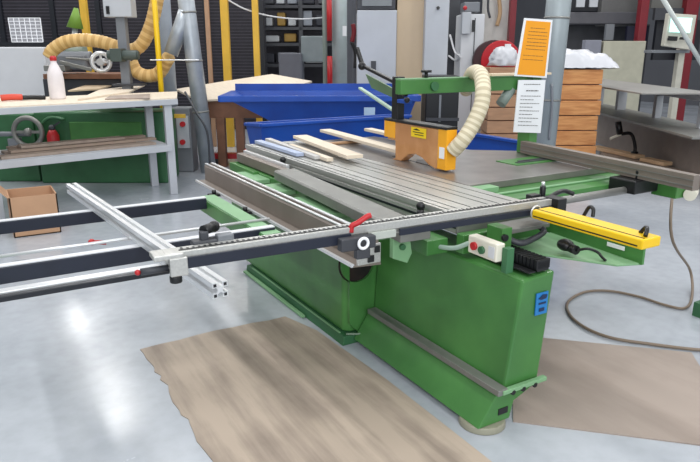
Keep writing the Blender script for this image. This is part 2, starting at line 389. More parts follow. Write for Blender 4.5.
# flip stop
fs = M(FT).bb(.61, .70, 2.04, 2.09, .935, .955).bb(.64, .67, 2.05, 2.08, .95, .985).build('flip_stop', DGREY, saw, .006)
M(FT).cyl((.655, 2.07, .985), (.70, 2.10, .985), .018, n=16).sph((.705, 2.105, .985), .021).build('stop_knob', BLACKP, fs)
M(FT).bb(.70, .76, 2.045, 2.085, .94, .965).build('stop_arm', MGREY, fs, .004)
# centre clamp with red lever
cc = M(FT).bb(1.14, 1.29, 1.94, 1.98, .865, .915).bb(1.2, 1.26, 1.93, 1.96, .83, .87).build('fence_clamp', DGREY, saw, .005)
M(FT).ring((1.225, 1.925, .895), (0, 1, 0), .02, .006).build('clamp_ring', WHITE, cc)
M(FT).tube([(1.205, 1.99, .925), (1.21, 1.99, .95), (1.23, 1.98, .962), (1.265, 1.97, .985), (1.28, 1.965, .99)], .011).build('clamp_lever', RED, cc, label='red clamp lever')
M(FT).bb(1.28, 1.40, 1.972, 1.99, .885, .915).build('joint_plate', mat('mint_joint', (186, 192, 184), .4), cc, .002)
# right hand clamps
rc = M().bb(2.16, 2.33, 2.05, 2.12, .87, .90).bb(2.2, 2.26, 2.07, 2.11, .90, .95).cyl((2.30, 2.1, .9), (2.30, 2.1, .98), .014).bb(2.24, 2.30, 1.95, 2.04, .88, .95).build('fence_bracket', BLACKP, saw, .004)
M().cyl((2.30, 2.1, .98), (2.30, 2.1, 1.0), .008).build('screw', ALUB, rc)
M().tube([(2.30, 2.06, .93), (2.37, 2.07, .945), (2.43, 2.08, .945), (2.47, 2.06, .93)], .011).build('bracket_lever', BLACKP, rc)
# yellow covered arm
ya = M().bb(2.08, 2.19, 1.40, 1.95, .885, .925).build('yellow_cover', YELLOW, saw, .006, label='bright yellow cover')
M().bb(2.078, 2.0795, 1.42, 1.94, .895, .90).bb(2.10, 2.105, 1.41, 1.94, .9255, .9265).build('cover_line', BLACKP, ya)
M().bb(2.19, 2.20, 1.42, 1.93, .89, .91).build('cover_edge', ORANGE, ya)
M().tube([(2.16, 1.47, .925), (2.16, 1.45, .95), (2.14, 1.43, .95), (2.12, 1.42, .93)], .008).build('cover_handle', BLACKP, ya)
M().tube([(2.23, 1.80, .90), (2.24, 1.78, .95), (2.23, 1.75, .95), (2.22, 1.74, .92)], .008).build('cover_handle', BLACKP, ya)
M().ring((2.12, 1.965, .905), (0, 1, .1), .028, .004).build('cover_collar', ALUB, ya)
# green tray below the yellow cover
pts = [P(520, 232, .70), P(548, 254, .62), P(643, 266, .62), P(645, 250, .70)]
TT = Matrix.Translation((0, 0, .06))
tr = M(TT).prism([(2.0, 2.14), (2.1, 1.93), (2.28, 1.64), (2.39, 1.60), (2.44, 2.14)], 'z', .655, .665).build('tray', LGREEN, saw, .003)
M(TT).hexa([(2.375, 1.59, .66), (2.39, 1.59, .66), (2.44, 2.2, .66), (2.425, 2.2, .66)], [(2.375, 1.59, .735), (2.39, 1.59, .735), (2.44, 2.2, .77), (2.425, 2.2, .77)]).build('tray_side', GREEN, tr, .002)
M(TT).bb(2.373, 2.3755, 1.68, 1.77, .70, .718).build('label_plate', WHITE, tr)
M(TT).sph((2.21, 1.86, .705), .034, (1, 1.2, .8)).cyl((2.21, 1.84, .70), (2.20, 1.79, .70), .02).build('plug', BLACKP, tr)
M(TT).tube([(2.20, 1.79, .70), (2.22, 1.75, .715), (2.26, 1.73, .70), (2.27, 1.71, .68), (2.27, 1.69, .67)], .006).build('plug_cable', BLACKP, tr)
M().bb(2.02, 2.28, 2.02, 2.15, .80, .82).build('grey_pad', ALUD, saw, .003)
M().bb(1.96, 2.02, 2.0, 2.1, .70, .84).build('bracket', GREEN, saw, .003)
M().cyl((1.97, 2.0, .80), (1.97, 1.985, .80), .016, n=12).build('bolt', BLACKP, saw)
M().tube([(2.02, 2.02, .78), (2.06, 1.98, .765), (2.14, 1.98, .775), (2.22, 2.0, .79), (2.24, 2.04, .80)], .014).build('cable_loop', DGREY, saw)
# control box with two buttons
cb = M().bb(1.83, 1.88, 1.895, 2.075, .735, .815).build('control_box', CREAM, saw, .006, label='cream control box')
M().cyl((1.832, 2.03, .775), (1.818, 2.03, .775), .018).build('stop_button', RED, cb)
M().cyl((1.832, 1.98, .77), (1.818, 1.98, .77), .017).build('start_button', DGREEN, cb)
M().bb(1.826, 1.829, 1.905, 1.94, .75, .80).build('box_plate', WGREY, cb)
M().bb(1.86, 1.90, 1.86, 1.893, .69, .80).build('box_bracket', DGREEN, saw, .003)
M().tube([(1.84, 2.075, .775), (1.80, 2.14, .74), (1.76, 2.25, .735), (1.72, 2.38, .76), (1.66, 2.42, .79)], .011).build('box_cable', mat('grey_green_cable', (150, 172, 158), .5), saw)
# cable chain
ch = M(); 
for i in range(16): ch.bb(1.985, 2.065, 1.81+i*.022, 1.826+i*.022, .70, .742)
ch.bb(1.99, 2.06, 1.81, 2.16, .69, .735); ch.bb(1.94, 1.98, 1.81, 2.16, .69, .698)
ch.build('cable_chain', BLACKP, saw, .002)
# outrigger: black bars, green arm, rods
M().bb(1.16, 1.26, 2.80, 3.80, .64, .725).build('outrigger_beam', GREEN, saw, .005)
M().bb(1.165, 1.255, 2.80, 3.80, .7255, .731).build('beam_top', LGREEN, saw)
M().bb(-.10, 1.16, 3.66, 3.71, .68, .745).build('outrigger_bar', NAVY, saw, .004)
M().bb(-.10, 1.25, 2.86, 2.91, .67, .742).build('outrigger_bar', NAVY, saw, .004)
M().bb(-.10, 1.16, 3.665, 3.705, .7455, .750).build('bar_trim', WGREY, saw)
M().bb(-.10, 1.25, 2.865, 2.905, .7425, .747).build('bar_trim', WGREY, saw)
M().cyl((-.1, 3.05, .737), (1.30, 3.05, .737), .008).build('tie_rod', ALUB, saw)
M().bb(-.10, .62, 2.50, 2.53, .72, .742).build('edge_bar', BLACK, saw, .003)
M().bb(-.10, .60, 2.535, 2.58, .72, .748).build('edge_roller', ALUB, saw, .003)
M().bb(-.16, -.06, 2.46, 3.7, .60, .75).build('end_beam', LGREEN, saw, .005)
M().bb(-.10, 1.1, 3.2, 3.34, .56, .58).build('lower_strip', ALUD, saw, .003)
M().sph((.46, 3.42, .64), .018).tube([(.46, 3.42, .64), (.49, 3.42, .635), (.53, 3.41, .63)], .012).build('red_grip', RED, saw)
M(FT).sph((.41, 2.0, .89), .010).build('red_grip', RED, saw)
for q in ((100, 258, .5), ):
    pass
for (xx, yy) in ((.12, 3.25), (.9, 3.25)):
    M().bb(xx-.04, xx+.04, yy-.04, yy+.04, .58, .64).cyl((xx, yy-.06, .61), (xx, yy+.06, .61), .02).build('bar_joint', MGREY, saw, .005)
# --- overarm, guard
gy = 3.35
A0 = Y(402, 87, gy); A1 = Y(519, 86, gy)
za = A0.z
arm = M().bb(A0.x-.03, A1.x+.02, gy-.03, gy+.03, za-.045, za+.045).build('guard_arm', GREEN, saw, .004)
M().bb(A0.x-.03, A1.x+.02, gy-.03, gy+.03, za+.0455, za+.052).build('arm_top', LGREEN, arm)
kx = Y(426, 80, gy)
M().cyl((kx.x, gy, za+.05), (kx.x, gy, za+.085), .012, n=10).cyl((kx.x, gy, za+.085), (kx.x, gy, za+.10), .035, n=12).build('arm_knob', BLACKP, arm)
M().cyl((kx.x+.04, gy-.03, za), (kx.x+.04, gy-.05, za), .028, n=14).build('arm_bolt', DGREEN, arm)
px_ = Y(531, 100, gy).x
post = M().bb(px_-.01, px_+.07, gy-.02, gy+.10, .87, za+.05).build('guard_post', GREEN, saw, .006)
xg = 2.53
G0 = X(389, 120, xg); G1 = X(451, 131, xg); G2 = X(449, 170, xg); G3 = X(393, 158, xg)
yA, yB = G0.y, G1.y
zt, zb = G0.z, .882
# blade guard seen from its flat side, scalloped lower edge
gp = [(yA, zt), (yB, zt), (yB-.01, zb+.005), (yB+.10, zb-.005), (yB+.17, zb+.01), (yB+.24, zb+.045), (yB+.32, zb+.06), (yB+.40, zb+.04), (yB+.48, zb-.01), (yB+.60, zb-.015), (yA-.135, zb), (yA-.13, zb+.12), (yA-.04, zb+.12)]
gu = M().prism(gp, 'x', xg-.035, xg+.035).build('blade_guard', GUARD, saw, .006, label='amber blade guard with yellow ends')
M().bb(xg-.04, xg+.04, yB-.012, yB+.075, zb, zt+.002).build('guard_end', ORCAP, gu, .004)
M().bb(xg-.04, xg+.04, yA-.13, yA, zb+.135, zt+.002).build('guard_end', ORCAP, gu, .004)
M().bb(xg-.045, xg+.045, yB-.01, yA, zt+.002, zt+.018).build('guard_top', BLACKP, gu, .003)
sk = M().bb(xg-.0385, xg-.0365, yB+.20, yB+.36, zt-.075, zt-.012).build('warning_sticker', mat('sticker_yellow', (250, 214, 20), .4), gu)
M().prism([(yB+.26, zt-.03), (yB+.34, zt-.03), (yB+.30, zt-.018)], 'x', xg-.040, xg-.039).bb(xg-.040, xg-.039, yB+.225, yB+.34, zt-.045, zt-.04).bb(xg-.040, xg-.039, yB+.225, yB+.32, zt-.06, zt-.055).build('sticker_print', BLACKP, sk)
M().bb(xg-.0425, xg-.0405, yB+.005, yB+.055, zb+.07, zb+.14).build('guard_label', WHITE, gu)
M().prism([(3.24, .855), (3.5, .855), (3.46, .89), (3.36, .905), (3.28, .89)], 'x', 2.566, 2.569).build('saw_blade', ALUB, saw)
# black drop post and parallel linkage
dp = X(398, 84, xg)
M().bb(xg-.03, xg+.03, dp.y-.04, dp.y+.03, zt+.01, za+.05).build('drop_post', BLACKP, saw, .005)
L0 = X(363, 66, xg+.06); L1 = X(399, 84, xg+.02)
M().bar(L0, L1, .03, .022).build('link_bar', BLACKP, saw, .003)
L2 = X(360, 88, xg+.06); L3 = X(396, 112, xg+.02)
M().bar(L2, L3, .03, .016).build('link_bar', MINT, saw, .003)
pa, pb, pc, pd = X(366, 70, xg+.07), X(400, 86, xg+.07), X(396, 100, xg+.07), X(366, 88, xg+.07)
M().prism([(q.y, q.z) for q in (X(366, 74, xg+.07), X(396, 90, xg+.07), X(394, 98, xg+.07), X(372, 88, xg+.07))], 'x', xg+.065, xg+.08).build('link_plate', mat('moss_plate', (96, 124, 92), .5), saw)
M().bar(X(362, 64, xg+.06), X(357, 48, xg+.06), .025, .025).sph(X(362, 66, xg+.05), .03).build('link_handle', BLACKP, saw)
M().sph(X(405, 93, xg-.03), .026).sph(X(407, 100, xg-.03), .02).build('hinge_knob', BLACKP, saw)
M().bb(xg-.04, xg+.02, dp.y-.14, dp.y-.05, za-.12, za-.095).build('blue_clip', BLUE, saw, .003)
# cream extraction hose on the guard (separate thing)
hp = [(2.53, G1.y-.02, 1.0)] + [X(px, py, xx) for px, py, xx in ((462, 141, 2.56), (472, 126, 2.62), (481, 106, 2.68), (483, 88, 2.72), (480, 74, 2.80), (472, 74, 2.94), (466, 90, 3.10))]
tag(M().tube(hp, .047, 20, .03, step=.0085).build('extraction_hose', [HOSEC, mat('cream_rib', (196, 184, 154), .5, 0, .06, 9)]), 'cream ribbed extraction hose arching over the green arm to the blade guard', 'hose')
# paper and orange notices on the post of the guard
def notice(name, label, q, m, border=None, lines=()):
    ys = gy-.05
    pts = [Y(px, py, ys) for px, py in q]
    o = M().hexa([(v.x, ys, v.z) for v in pts], [(v.x, ys-.006, v.z) for v in pts]).build(name, border or m)
    tag(o, label, 'notice')
    def at(u, v):
        a = pts[0].lerp(pts[1], u); b = pts[3].lerp(pts[2], u); return a.lerp(b, v)
    if border:
        inn = [at(.07, .04), at(.93, .04), at(.93, .97), at(.07, .97)]
        M().hexa([(v.x, ys-.0062, v.z) for v in inn], [(v.x, ys-.0085, v.z) for v in inn]).build('coloured_sheet', m, o)
    t = M()
    for (u0, u1, v, th) in lines:
        u = u0
        while u < u1-.02:
            w = min(random.uniform(.04, .11), u1-u); a = at(u, v); b = at(u+w, v)
            t.bar((a.x, ys-.0092, a.z), (b.x, ys-.0092, b.z), .001, th); u += w+.02
    t.build('print', mat('print_ink', (70, 66, 60), .6), o)
    return o
notice('orange_notice', 'orange notice sheet with white border hanging above the white paper', [(524, 18), (552, 20), (546, 78), (514, 76)], ORANGE, WHITE,
       [(.25, .75, .16, .003)]+[(.2, .85, .22+.06*i, .003) for i in range(6)]+[(.15, .8, .63+.07*i, .0025) for i in range(2)])
notice('paper_notice', 'white printed paper sheet hanging below the orange notice', [(518, 80), (545, 80), (540, 133), (513, 132)], WHITE, None,
       [(.2, .8, .08, .004), (.3, .75, .2, .006)]+[(.12, .6 if i % 2 else .85, .3+.07*i, .0035) for i in range(9)])
lq0, lq1 = Y(489, 76, gy-.02), Y(548, 79, gy-.02)
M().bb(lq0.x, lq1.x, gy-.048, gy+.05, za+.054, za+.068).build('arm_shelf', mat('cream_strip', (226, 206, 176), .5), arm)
# ------------------------------------------------------------------ loose aluminium profile on the outrigger bars
def al_profile(m, a, b, w):
    a = Vector(a); b = Vector(b); d = (b-a).normalized(); side = d.cross(Vector((0, 0, 1))).normalized(); up = side.cross(d)
    h = w/2; s_ = .009; e = .010; q = .021
    quarter = [(s_/2, h-.0), (h, h), (h, s_/2), (h-e*.9, s_/2), (h-e*.9, q*.45), (q*.45, h-e*.9), (s_/2, h-e*.9)]
    poly = []
    def add(pts): poly.extend(pts)
    add([(s_, h), (h, h), (h, s_), (h-e, s_), (h-e, s_*1.6), (s_*1.1, .004), (s_*1.1, -.004), (h-e, -s_*1.6), (h-e, -s_), (h, -s_), (h, -h), (s_, -h), (s_, -h+e), (s_*1.6, -h+e), (.004, -s_*1.1), (-.004, -s_*1.1), (-s_*1.6, -h+e), (-s_, -h+e), (-s_, -h), (-h, -h), (-h, -s_), (-h+e, -s_), (-h+e, -s_*1.6), (-s_*1.1, -.004), (-s_*1.1, .004), (-h+e, s_*1.6), (-h+e, s_), (-h, s_), (-h, h), (-s_, h), (-s_, h-e), (-s_*1.6, h-e), (-.004, s_*1.1), (.004, s_*1.1), (s_*1.6, h-e), (s_, h-e)])
    v0 = [m.bm.verts.new(a+side*p[0]+up*p[1]) for p in poly]; v1 = [m.bm.verts.new(b+side*p[0]+up*p[1]) for p in poly]
    fs = [m.bm.faces.new(v0), m.bm.faces.new(list(reversed(v1)))]
    n = len(poly)
    for i in range(n): fs.append(m.bm.faces.new((v0[i], v1[i], v1[(i+1) % n], v0[(i+1) % n])))
    bmesh.ops.recalc_face_normals(m.bm, faces=fs)
    return side, up
pm = M(); pa, pb = Vector((.487, 4.22, .780)), Vector((.685, 2.07, .780))
side, up = al_profile(pm, pa, pb, .058)
po = pm.build('aluminium_profile', ALUB); tag(po, 'loose slotted aluminium profile lying across the black bars under the fence', 'profile')
d_ = (pb-pa).normalized()
for sx in (-1, 1):
    for sz in (-1, 1):
        c = pb+side*sx*.0195+up*sz*.0195; M().bar(c, c+d_*.0015, .011, .011).build('profile_hole', BLACKP, po)

# ------------------------------------------------------------------ brown air hose on the floor
hz = .012
hpts = [P(674, 176, .80), Vector((3.62, 2.25, .5)), P(690, 270, .12)]+[P(x, y, hz) for x, y in ((692, 296), (685, 308), (665, 305), (640, 297), (610, 291), (585, 292), (568, 302), (570, 315), (586, 328), (612, 338), (650, 344), (690, 349), (720, 351))]
tag(M().tube(hpts, .009, 10).build('air_hose', HOSEB), 'thin brown air hose looping across the grey floor right of the saw', 'hose')
gq = P(703, 318, 0)
tag(M().bb(gq.x-.02, gq.x+.1, gq.y, gq.y+.06, 0, .09).cyl((gq.x+.04, gq.y+.03, .09), (gq.x+.04, gq.y+.03, .12), .02).build('floor_machine', DGREEN), 'small dark green machine corner at the right edge of the floor', 'machine')

# ------------------------------------------------------------------ white workbench at the left
TZ = 1.09
wb = thing('workbench', 'white steel-framed workbench with pale top and lower shelf', 'workbench', (1.0, 7.2, 0))
M().hexa([(-.9, 6.70, TZ-.03), (2.03, 7.25, TZ-.03), (2.35, 8.35, TZ-.03), (-.9, 7.9, TZ-.03)], [(-.9, 6.70, TZ), (2.03, 7.25, TZ), (2.35, 8.35, TZ), (-.9, 7.9, TZ)]).build('bench_top', LWOOD, wb, .003)
M().bar((-.9, 6.69, TZ-.045), (2.03, 7.24, TZ-.045), .03, .06).build('front_rail', LGREY, wb, .003)
def vleg(m, pxt, pyt, s, w): q = S(pxt, pyt, s); m.bb(q.x-w/2, q.x+w/2, q.y-w/2, q.y+w/2, 0, TZ-.03); return q
for (fx, fy) in ((1.92, 7.27), (.13, 6.93), (1.85, 7.85), (-.1, 7.7)):
    M().bb(fx-.042, fx+.042, fy-.035, fy+.035, 0, TZ-.03).build('leg', LGREY, wb, .004)
SZ = .56
M().bar((.13, 6.90, SZ-.02), (1.92, 7.22, SZ-.02), .04, .07).build('shelf_rail', LGREY, wb, .003)
M().hexa([(.13, 6.93, SZ), (1.9, 7.26, SZ), (1.85, 7.85, SZ), (.1, 7.7, SZ)], [(.13, 6.93, SZ+.02), (1.9, 7.26, SZ+.02), (1.85, 7.85, SZ+.02), (.1, 7.7, SZ+.02)]).build('shelf', LGREY, wb, .003)
SZ += .02
for i, (x0, x1, yo, dz, w, mm) in enumerate(((.2, 1.75, 7.02, 0, .16, GWOOD), (.3, 1.80, 7.16, .03, .12, MUDBROWN), (.25, 1.6, 7.34, 0, .14, GWOOD), (.3, 1.75, 7.44, .03, .10, MUDBROWN), (.4, 1.45, 7.24, .06, .16, GWOOD))):
    o = M().bar((x0, yo+x0*.18, SZ+.014+dz), (x1, yo+x1*.18, SZ+.014+dz), w, .026).build('timber_board', mm, None, .002)
    tag(o, ['grey board along the front edge of the bench shelf', 'brown board behind the front one on the bench shelf', 'grey board at the back of the bench shelf', 'brown board on the rear grey board of the bench shelf', 'short grey board topmost on the bench shelf stack'][i], 'board', 'boards on the bench shelf')
# things on the bench top
q = P(58, 99, TZ)
bt = thing('spray_bottle', 'white plastic bottle with red cap on the workbench', 'bottle', q)
def sprof(c, prof, n=24):
    m = M(); rings = []
    for r, z in prof: rings.append([m.bm.verts.new((c[0]+r*math.cos(2*math.pi*k/n), c[1]+r*math.sin(2*math.pi*k/n), c[2]+z)) for k in range(n)])
    for i in range(len(rings)-1):
        for k in range(n):
            f = m.bm.faces.new((rings[i][k], rings[i][(k+1) % n], rings[i+1][(k+1) % n], rings[i+1][k])); f.smooth = True
    m.bm.faces.new(list(reversed(rings[0]))); m.bm.faces.new(rings[-1]); return m
sprof(q, [(.075, 0), (.082, .02), (.082, .2), (.075, .28), (.05, .34), (.03, .38), (.03, .40)]).build('bottle_body', mat('bottle_white', (236, 230, 232), .4), bt)
sprof((q.x, q.y, q.z+.40), [(.034, 0), (.034, .03), (.025, .05)]).build('bottle_cap', RED, bt)
q = P(12, 101, TZ)
hd = thing('hand_tool', 'red and black hand tool lying on the workbench left of the bottle', 'tool', q)
M().tube([q+Vector((-.10, 0, .035)), q+Vector((0, 0, .04)), q+Vector((.10, .01, .035))], .032).build('grip', mat('tool_red', (216, 78, 58), .5), hd)
M().tube([q+Vector((.10, .01, .03)), q+Vector((.2, .02, .03)), q+Vector((.32, .05, .02))], .024).build('tool_nose', BLACKP, hd)
for i, (pts_, z0, t_, mm, lb) in enumerate((
    ([(78, 101), (100, 91), (145, 86), (130, 93)], TZ+.001, .02, LWOOD, 'pale angled board on the workbench top beside the bottle'),
    ([(105, 100), (110, 97), (150, 95), (150, 99)], TZ+.001, .015, GWOOD, 'narrow grey-brown board near the front corner of the workbench top'),
    ([(68, 92), (90, 85), (120, 84), (100, 90)], TZ+.001, .02, BEIGE, 'small beige board on the workbench top behind the pale boards'))):
    pp = [P(x, y, z0) for x, y in pts_]
    tag(M().hexa(pp, [v+Vector((0, 0, t_)) for v in pp]).build('board', mm, None, .002), lb, 'board')
# cardboard box under the bench
q = P(32, 226, 0)
cbx = thing('cardboard_box', 'open brown cardboard box on the floor under the workbench', 'box', (.39, 6.39, 0))
x0, x1, y0, y1 = .20, .585, 6.18, 6.60
M().bb(x0, x1, y0, y0+.01, 0, .36).bb(x0, x1, y1-.01, y1, 0, .36).bb(x0, x0+.01, y0, y1, 0, .36).bb(x1-.01, x1, y0, y1, 0, .36).bb(x0, x1, y0, y1, 0, .01).build('box_walls', CARD, cbx)
M().hexa([(x0, y1, .36), (x1, y1, .36), (x1, y1+.01, .36), (x0, y1+.01, .36)], [(x0+.02, y1+.20, .27), (x1-.02, y1+.20, .27), (x1-.02, y1+.21, .27), (x0+.02, y1+.21, .27)]).build('flap', CARD, cbx)
M().hexa([(x0, y0, .36), (x0, y1, .36), (x0-.01, y1, .36), (x0-.01, y0, .36)], [(x0-.12, y0+.02, .50), (x0-.12, y1-.02, .50), (x0-.13, y1-.02, .50), (x0-.13, y0+.02, .50)]).build('flap', CARD, cbx)

# ------------------------------------------------------------------ green machine behind the bench
gm_ = thing('green_machine', 'long low dark green machine cabinet behind the white workbench', 'machine', gnd(90, 7.85))
M_ = bgb(M(), 38, 166, 112, 193, 7.85, .55, True).build('machine_cabinet', DGREEN, gm_, .02)
bgb(M(), 70, 142, 122, 148, 7.83, .03).build('cabinet_panel', GREEN, gm_, .01)
bgb(M(), -8, 37, 114, 193, 7.95, .45, True).build('machine_end', DGREEN, gm_, .02)
c = S(28, 132, 7.75)
M().ring(c, -FW, .17, .03).bar(c-RT*.17, c+RT*.17, .03, .03).sph(c, .05).build('handwheel', ALUD, gm_)
c = S(14, 134, 7.8); M().cyl(c-RT*.2, c+RT*.2, .03).box((c.x, c.y, c.z-.2), (.12, .12, .3), -YAW).build('spindle', MGREY, gm_, .005)
c = S(41, 128, 7.8); M().tube([c+Vector((0, 0, -.3)), c, c+RT*.12+Vector((0, 0, .12)), c+RT*.3+Vector((0, 0, .1))], .02).build('pipe', DGREEN, gm_)
rx = thing('fire_extinguisher', 'small red cylinder hanging in front of the green machine', 'extinguisher', S(55, 152, 7.75))
c = S(55, 152, 7.75)
sprof(c, [(.05, 0), (.07, .02), (.07, .2), (.05, .25), (.025, .28)]).build('cylinder', RED, rx)
M().sph(c+Vector((0, 0, .29)), .04).bar(c+Vector((0, 0, .30)), c+RT*.1+Vector((0, 0, .36)), .02, .02).build('valve', DGREY, rx)

# ------------------------------------------------------------------ back left: cabinet, lathe, drill, hoses, ducts
tag(bgb(M(), -30, 46, 47, None, 10.2, .6, True).build('metal_cabinet', WGREY, None, .02), 'low whitish metal cabinet behind the left end of the workbench', 'cabinet')
rk = thing('shelf_rail', 'dark horizontal shelf rail above the whitish cabinet', 'shelf', gnd(10, 10.9))
bgb(M(), -40, 58, 42, 46, 10.9, .3).build('rail', BLACK, rk)
for px in (-30, 52): bgb(M(), px, px+4, 46, None, 11.0, .05, True).build('post', BLACK, rk)
gr = thing('wire_grid', 'white wire grid panel propped on the dark shelf rail', 'grid panel', S(25, 42, 10.9))
a = S(8, 18, 11); b = S(40, 18, 11); c = S(43, 42, 10.9); d = S(12, 42, 10.9)
g = M()
for i in range(7):
    t = i/6; g.bar(a.lerp(b, t), d.lerp(c, t), .012, .012)
for i in range(8):
    t = i/7; g.bar(a.lerp(d, t), b.lerp(c, t), .012, .012)
g.build('grid_wires', WHITE, gr)
M().hexa([v+FW*.02 for v in (a, b, c, d)], [v+FW*.03 for v in (a, b, c, d)]).build('backing', mat('grid_back', (176, 176, 182), .6), gr)

la = thing('metal_lathe', 'grey machine with round chuck and motor on a rust-brown bench', 'lathe', gnd(85, 9.4))
bgb(M(), 43, 122, 74, 79, 9.4, .8).build('bench_top', BWOOD, la, .005)
bgb(M(), 45, 120, 79, None, 9.5, .6, True).build('bench_base', DGREY, la, .01)
c = S(101, 62, 9.3)
M().ring(c, FW*-1+RT*.4, .12, .03).cyl(c-FW*.05, c+FW*.12, .05).bar(c-Vector((0, 0, .1)), c+Vector((0, 0, .1)), .03, .03).bar(c-RT*.1, c+RT*.1, .03, .03).build('chuck_wheel', ALUB, la)
c = S(75, 62, 9.6); M().box(c, (.42, .3, .2), -YAW).cyl(c-RT*.2+Vector((0, 0, .06)), c+RT*.25+Vector((0, 0, .06)), .09).build('headstock', MGREY, la, .02)
c = S(70, 51, 9.7); M().cyl(c-RT*.09, c+RT*.22, .10).build('motor', mat('motor_grey_green', (150, 164, 152), .45), la)
c = S(58, 68, 9.4); M().box(c, (.3, .25, .08), -YAW).bar(S(60, 62, 9.3), S(92, 70, 9.3), .04, .05).bar(S(66, 58, 9.3), S(96, 60, 9.3), .05, .03).build('carriage_slide', ALUD, la, .01)
c = S(56, 78, 9.35); M().cyl(c-RT*.1, c+RT*.1, .03).build('feed_shaft', DGREY, la)

dr = thing('pedestal_switch_box', 'grey switch box on a square post standing behind the workbench', 'switch box', gnd(122, 8.5))
sb2 = bgb(M(), 102, 130, -22, 17, 8.5, .22).build('box_body', LGREY, dr, .01)
bgb(M(), 106, 109, 6, 14, 8.48, .02).build('switch', BLACKP, sb2)
bgb(M(), 117, 126, 17, None, 8.55, .12, True).build('post', MGREY, dr, .005)
c = S(122, 55, 8.45); M().cyl(c-RT*.18, c+RT*.2, .06).cyl(c+RT*.2, c+RT*.215, .05).box(c-RT*.05, (.14, .2, .16), -YAW).build('cross_head', mat('cross_head_dark', (72, 84, 80), .4), dr, .005)
bgb(M(), 112, 142, 84, 86, 8.5, .2).build('base_plate', DGREY, dr, .004)

yh = [S(*t) for t in ((49, 57, 8.9), (53, 50, 8.9), (66, 42, 8.9), (84, 40, 8.9), (102, 42, 8.9), (118, 47, 8.9), (132, 50, 8.9), (142, 44, 8.9), (150, 28, 8.9), (155, 10, 8.9), (159, -12, 8.9))]
tag(M().tube(yh, .085, 20, .03, step=.022).build('flexible_hose', [HOSEY, mat('yellow_rib', (206, 164, 98), .5, 0, .1, 9)]), 'thick pale yellow ribbed hose arching over the lathe and rising past the switch box', 'hose')
yh = [S(*t) for t in ((131, 62, 8.7), (137, 72, 8.7), (148, 76, 8.7), (159, 73, 8.7), (166, 62, 8.65), (169, 57, 8.6))]
tag(M().tube(yh, .085, 20, .03, step=.022).build('flexible_hose', [HOSEY, mat('yellow_rib', (206, 164, 98), .5, 0, .1, 9)]), 'shorter drooping yellow ribbed hose hanging from the slanted duct branch', 'hose')

du = thing('extraction_duct', 'tall round galvanised duct with slanted branch behind the workbench', 'duct', gnd(206, 8.6))
b0 = gnd(207, 8.6); r_ = .105
btop = S(186, 0, 8.6); dax = btop-S(207, 158, 8.6); dax.normalize()
foot_ = S(207, 158, 8.6); foot_ = foot_-dax*(foot_.z/dax.z)
M().cyl(foot_, foot_+dax*3.3, r_, n=28).build('main_pipe', GALV, du)
def dp_(z): return foot_+dax*(z/dax.z)
cm = S(190, 8, 8.6); br = S(171, 54, 8.55)
M().cyl(dp_(2.1), br, r_*.95, .09, n=24).build('branch_pipe', GALV, du)
for z in (2.05, 1.45, .8, 2.6): M().cyl(dp_(z), dp_(z+.022), r_+.007, n=28).build('pipe_collar', ALUD, du)
tag(M().tube([S(150, 60, 8.3), S(176, 60, 8.3), S(199, 60, 8.3)], .008).build('wire', ALUB), 'thin bright wire stretched between yellow post and galvanised duct', 'wire')
tag(bgb(M(), 171, 191, 108, None, 8.6, .3, True).build('control_cabinet', MGREY, None, .02), 'grey control cabinet low between workbench and galvanised duct', 'cabinet')
cn_ = thing('red_knob_unit', 'red knobs on small grey plate in front of the control cabinet', 'control', S(183, 124, 8.55)); bgb(M(), 177, 189, 116, 148, 8.56, .04).build('plate', LGREY, cn_)
for py in (124, 142): c = S(183, py, 8.56); M().cyl(c, c-FW*.04, .035).build('knob', RED, cn_)
g = gnd(175, 9.6); gl = la
M().cyl(S(75, 28, 9.9), S(76, 8, 9.9), .12, .03, n=16).build('lamp_shade', mat('lime_green', (120, 160, 60), .5), gl)
M().cyl(S(74, 56, 9.9), S(75, 28, 9.9), .04, n=12).build('stem', LGREY, gl)
tag(M().cyl(g, (g[0], g[1], 3.4), .09, n=20).build('round_column', mat('column_blue_grey', (146, 156, 168), .5)), 'slim blue-grey column behind the slanted duct branch', 'column')
q0 = P(180, 96, TZ+.02); tag(M().tube([S(185, 92, 8.2), S(196, 112, 8.0), S(207, 132, 7.9), S(210, 165, 7.9)], .013).build('cable', DGREY), 'dark cable sagging beside the base of the galvanised duct', 'cable')

ys_ = thing('yellow_stand', 'thin yellow upright stand with two cross feet behind the workbench', 'stand', gnd(166, 8.47))
g = gnd(166, 8.47)
M().cyl(g, (g[0], g[1], 3.2), .034, n=14).build('pole', YELLOW, ys_)
c = S(166, 116, 8.35); M().bar(c-RT*.2, c+RT*.25, .03, .05).build('cross_arm', YEL2, ys_)
c = S(166, 174, 8.35); M().bar(c-RT*.12, c+RT*.06, .05, .1).build('cross_foot', YELLOW, ys_)
for px, w, s_, mm, lb in ((228.5, 7, 11, YEL2, 'left of two yellow posts behind the plywood board'), (257.5, 5.6, 11, YEL2, 'right of two yellow posts behind the plywood board'), (212, 4, 11, mat('tan_post', (188, 150, 120), .5), 'thin tan post just right of the galvanised duct'), (96, 6, 11.5, YEL2, 'yellow post rising behind the ribbed hose at left')):
    g = gnd(px+3, s_); w_ = w*s_/640
    tag(M().box((g[0], g[1], 1.6), (w_, w_, 3.2), -YAW).build('post', mm, None, .006), lb, 'post')

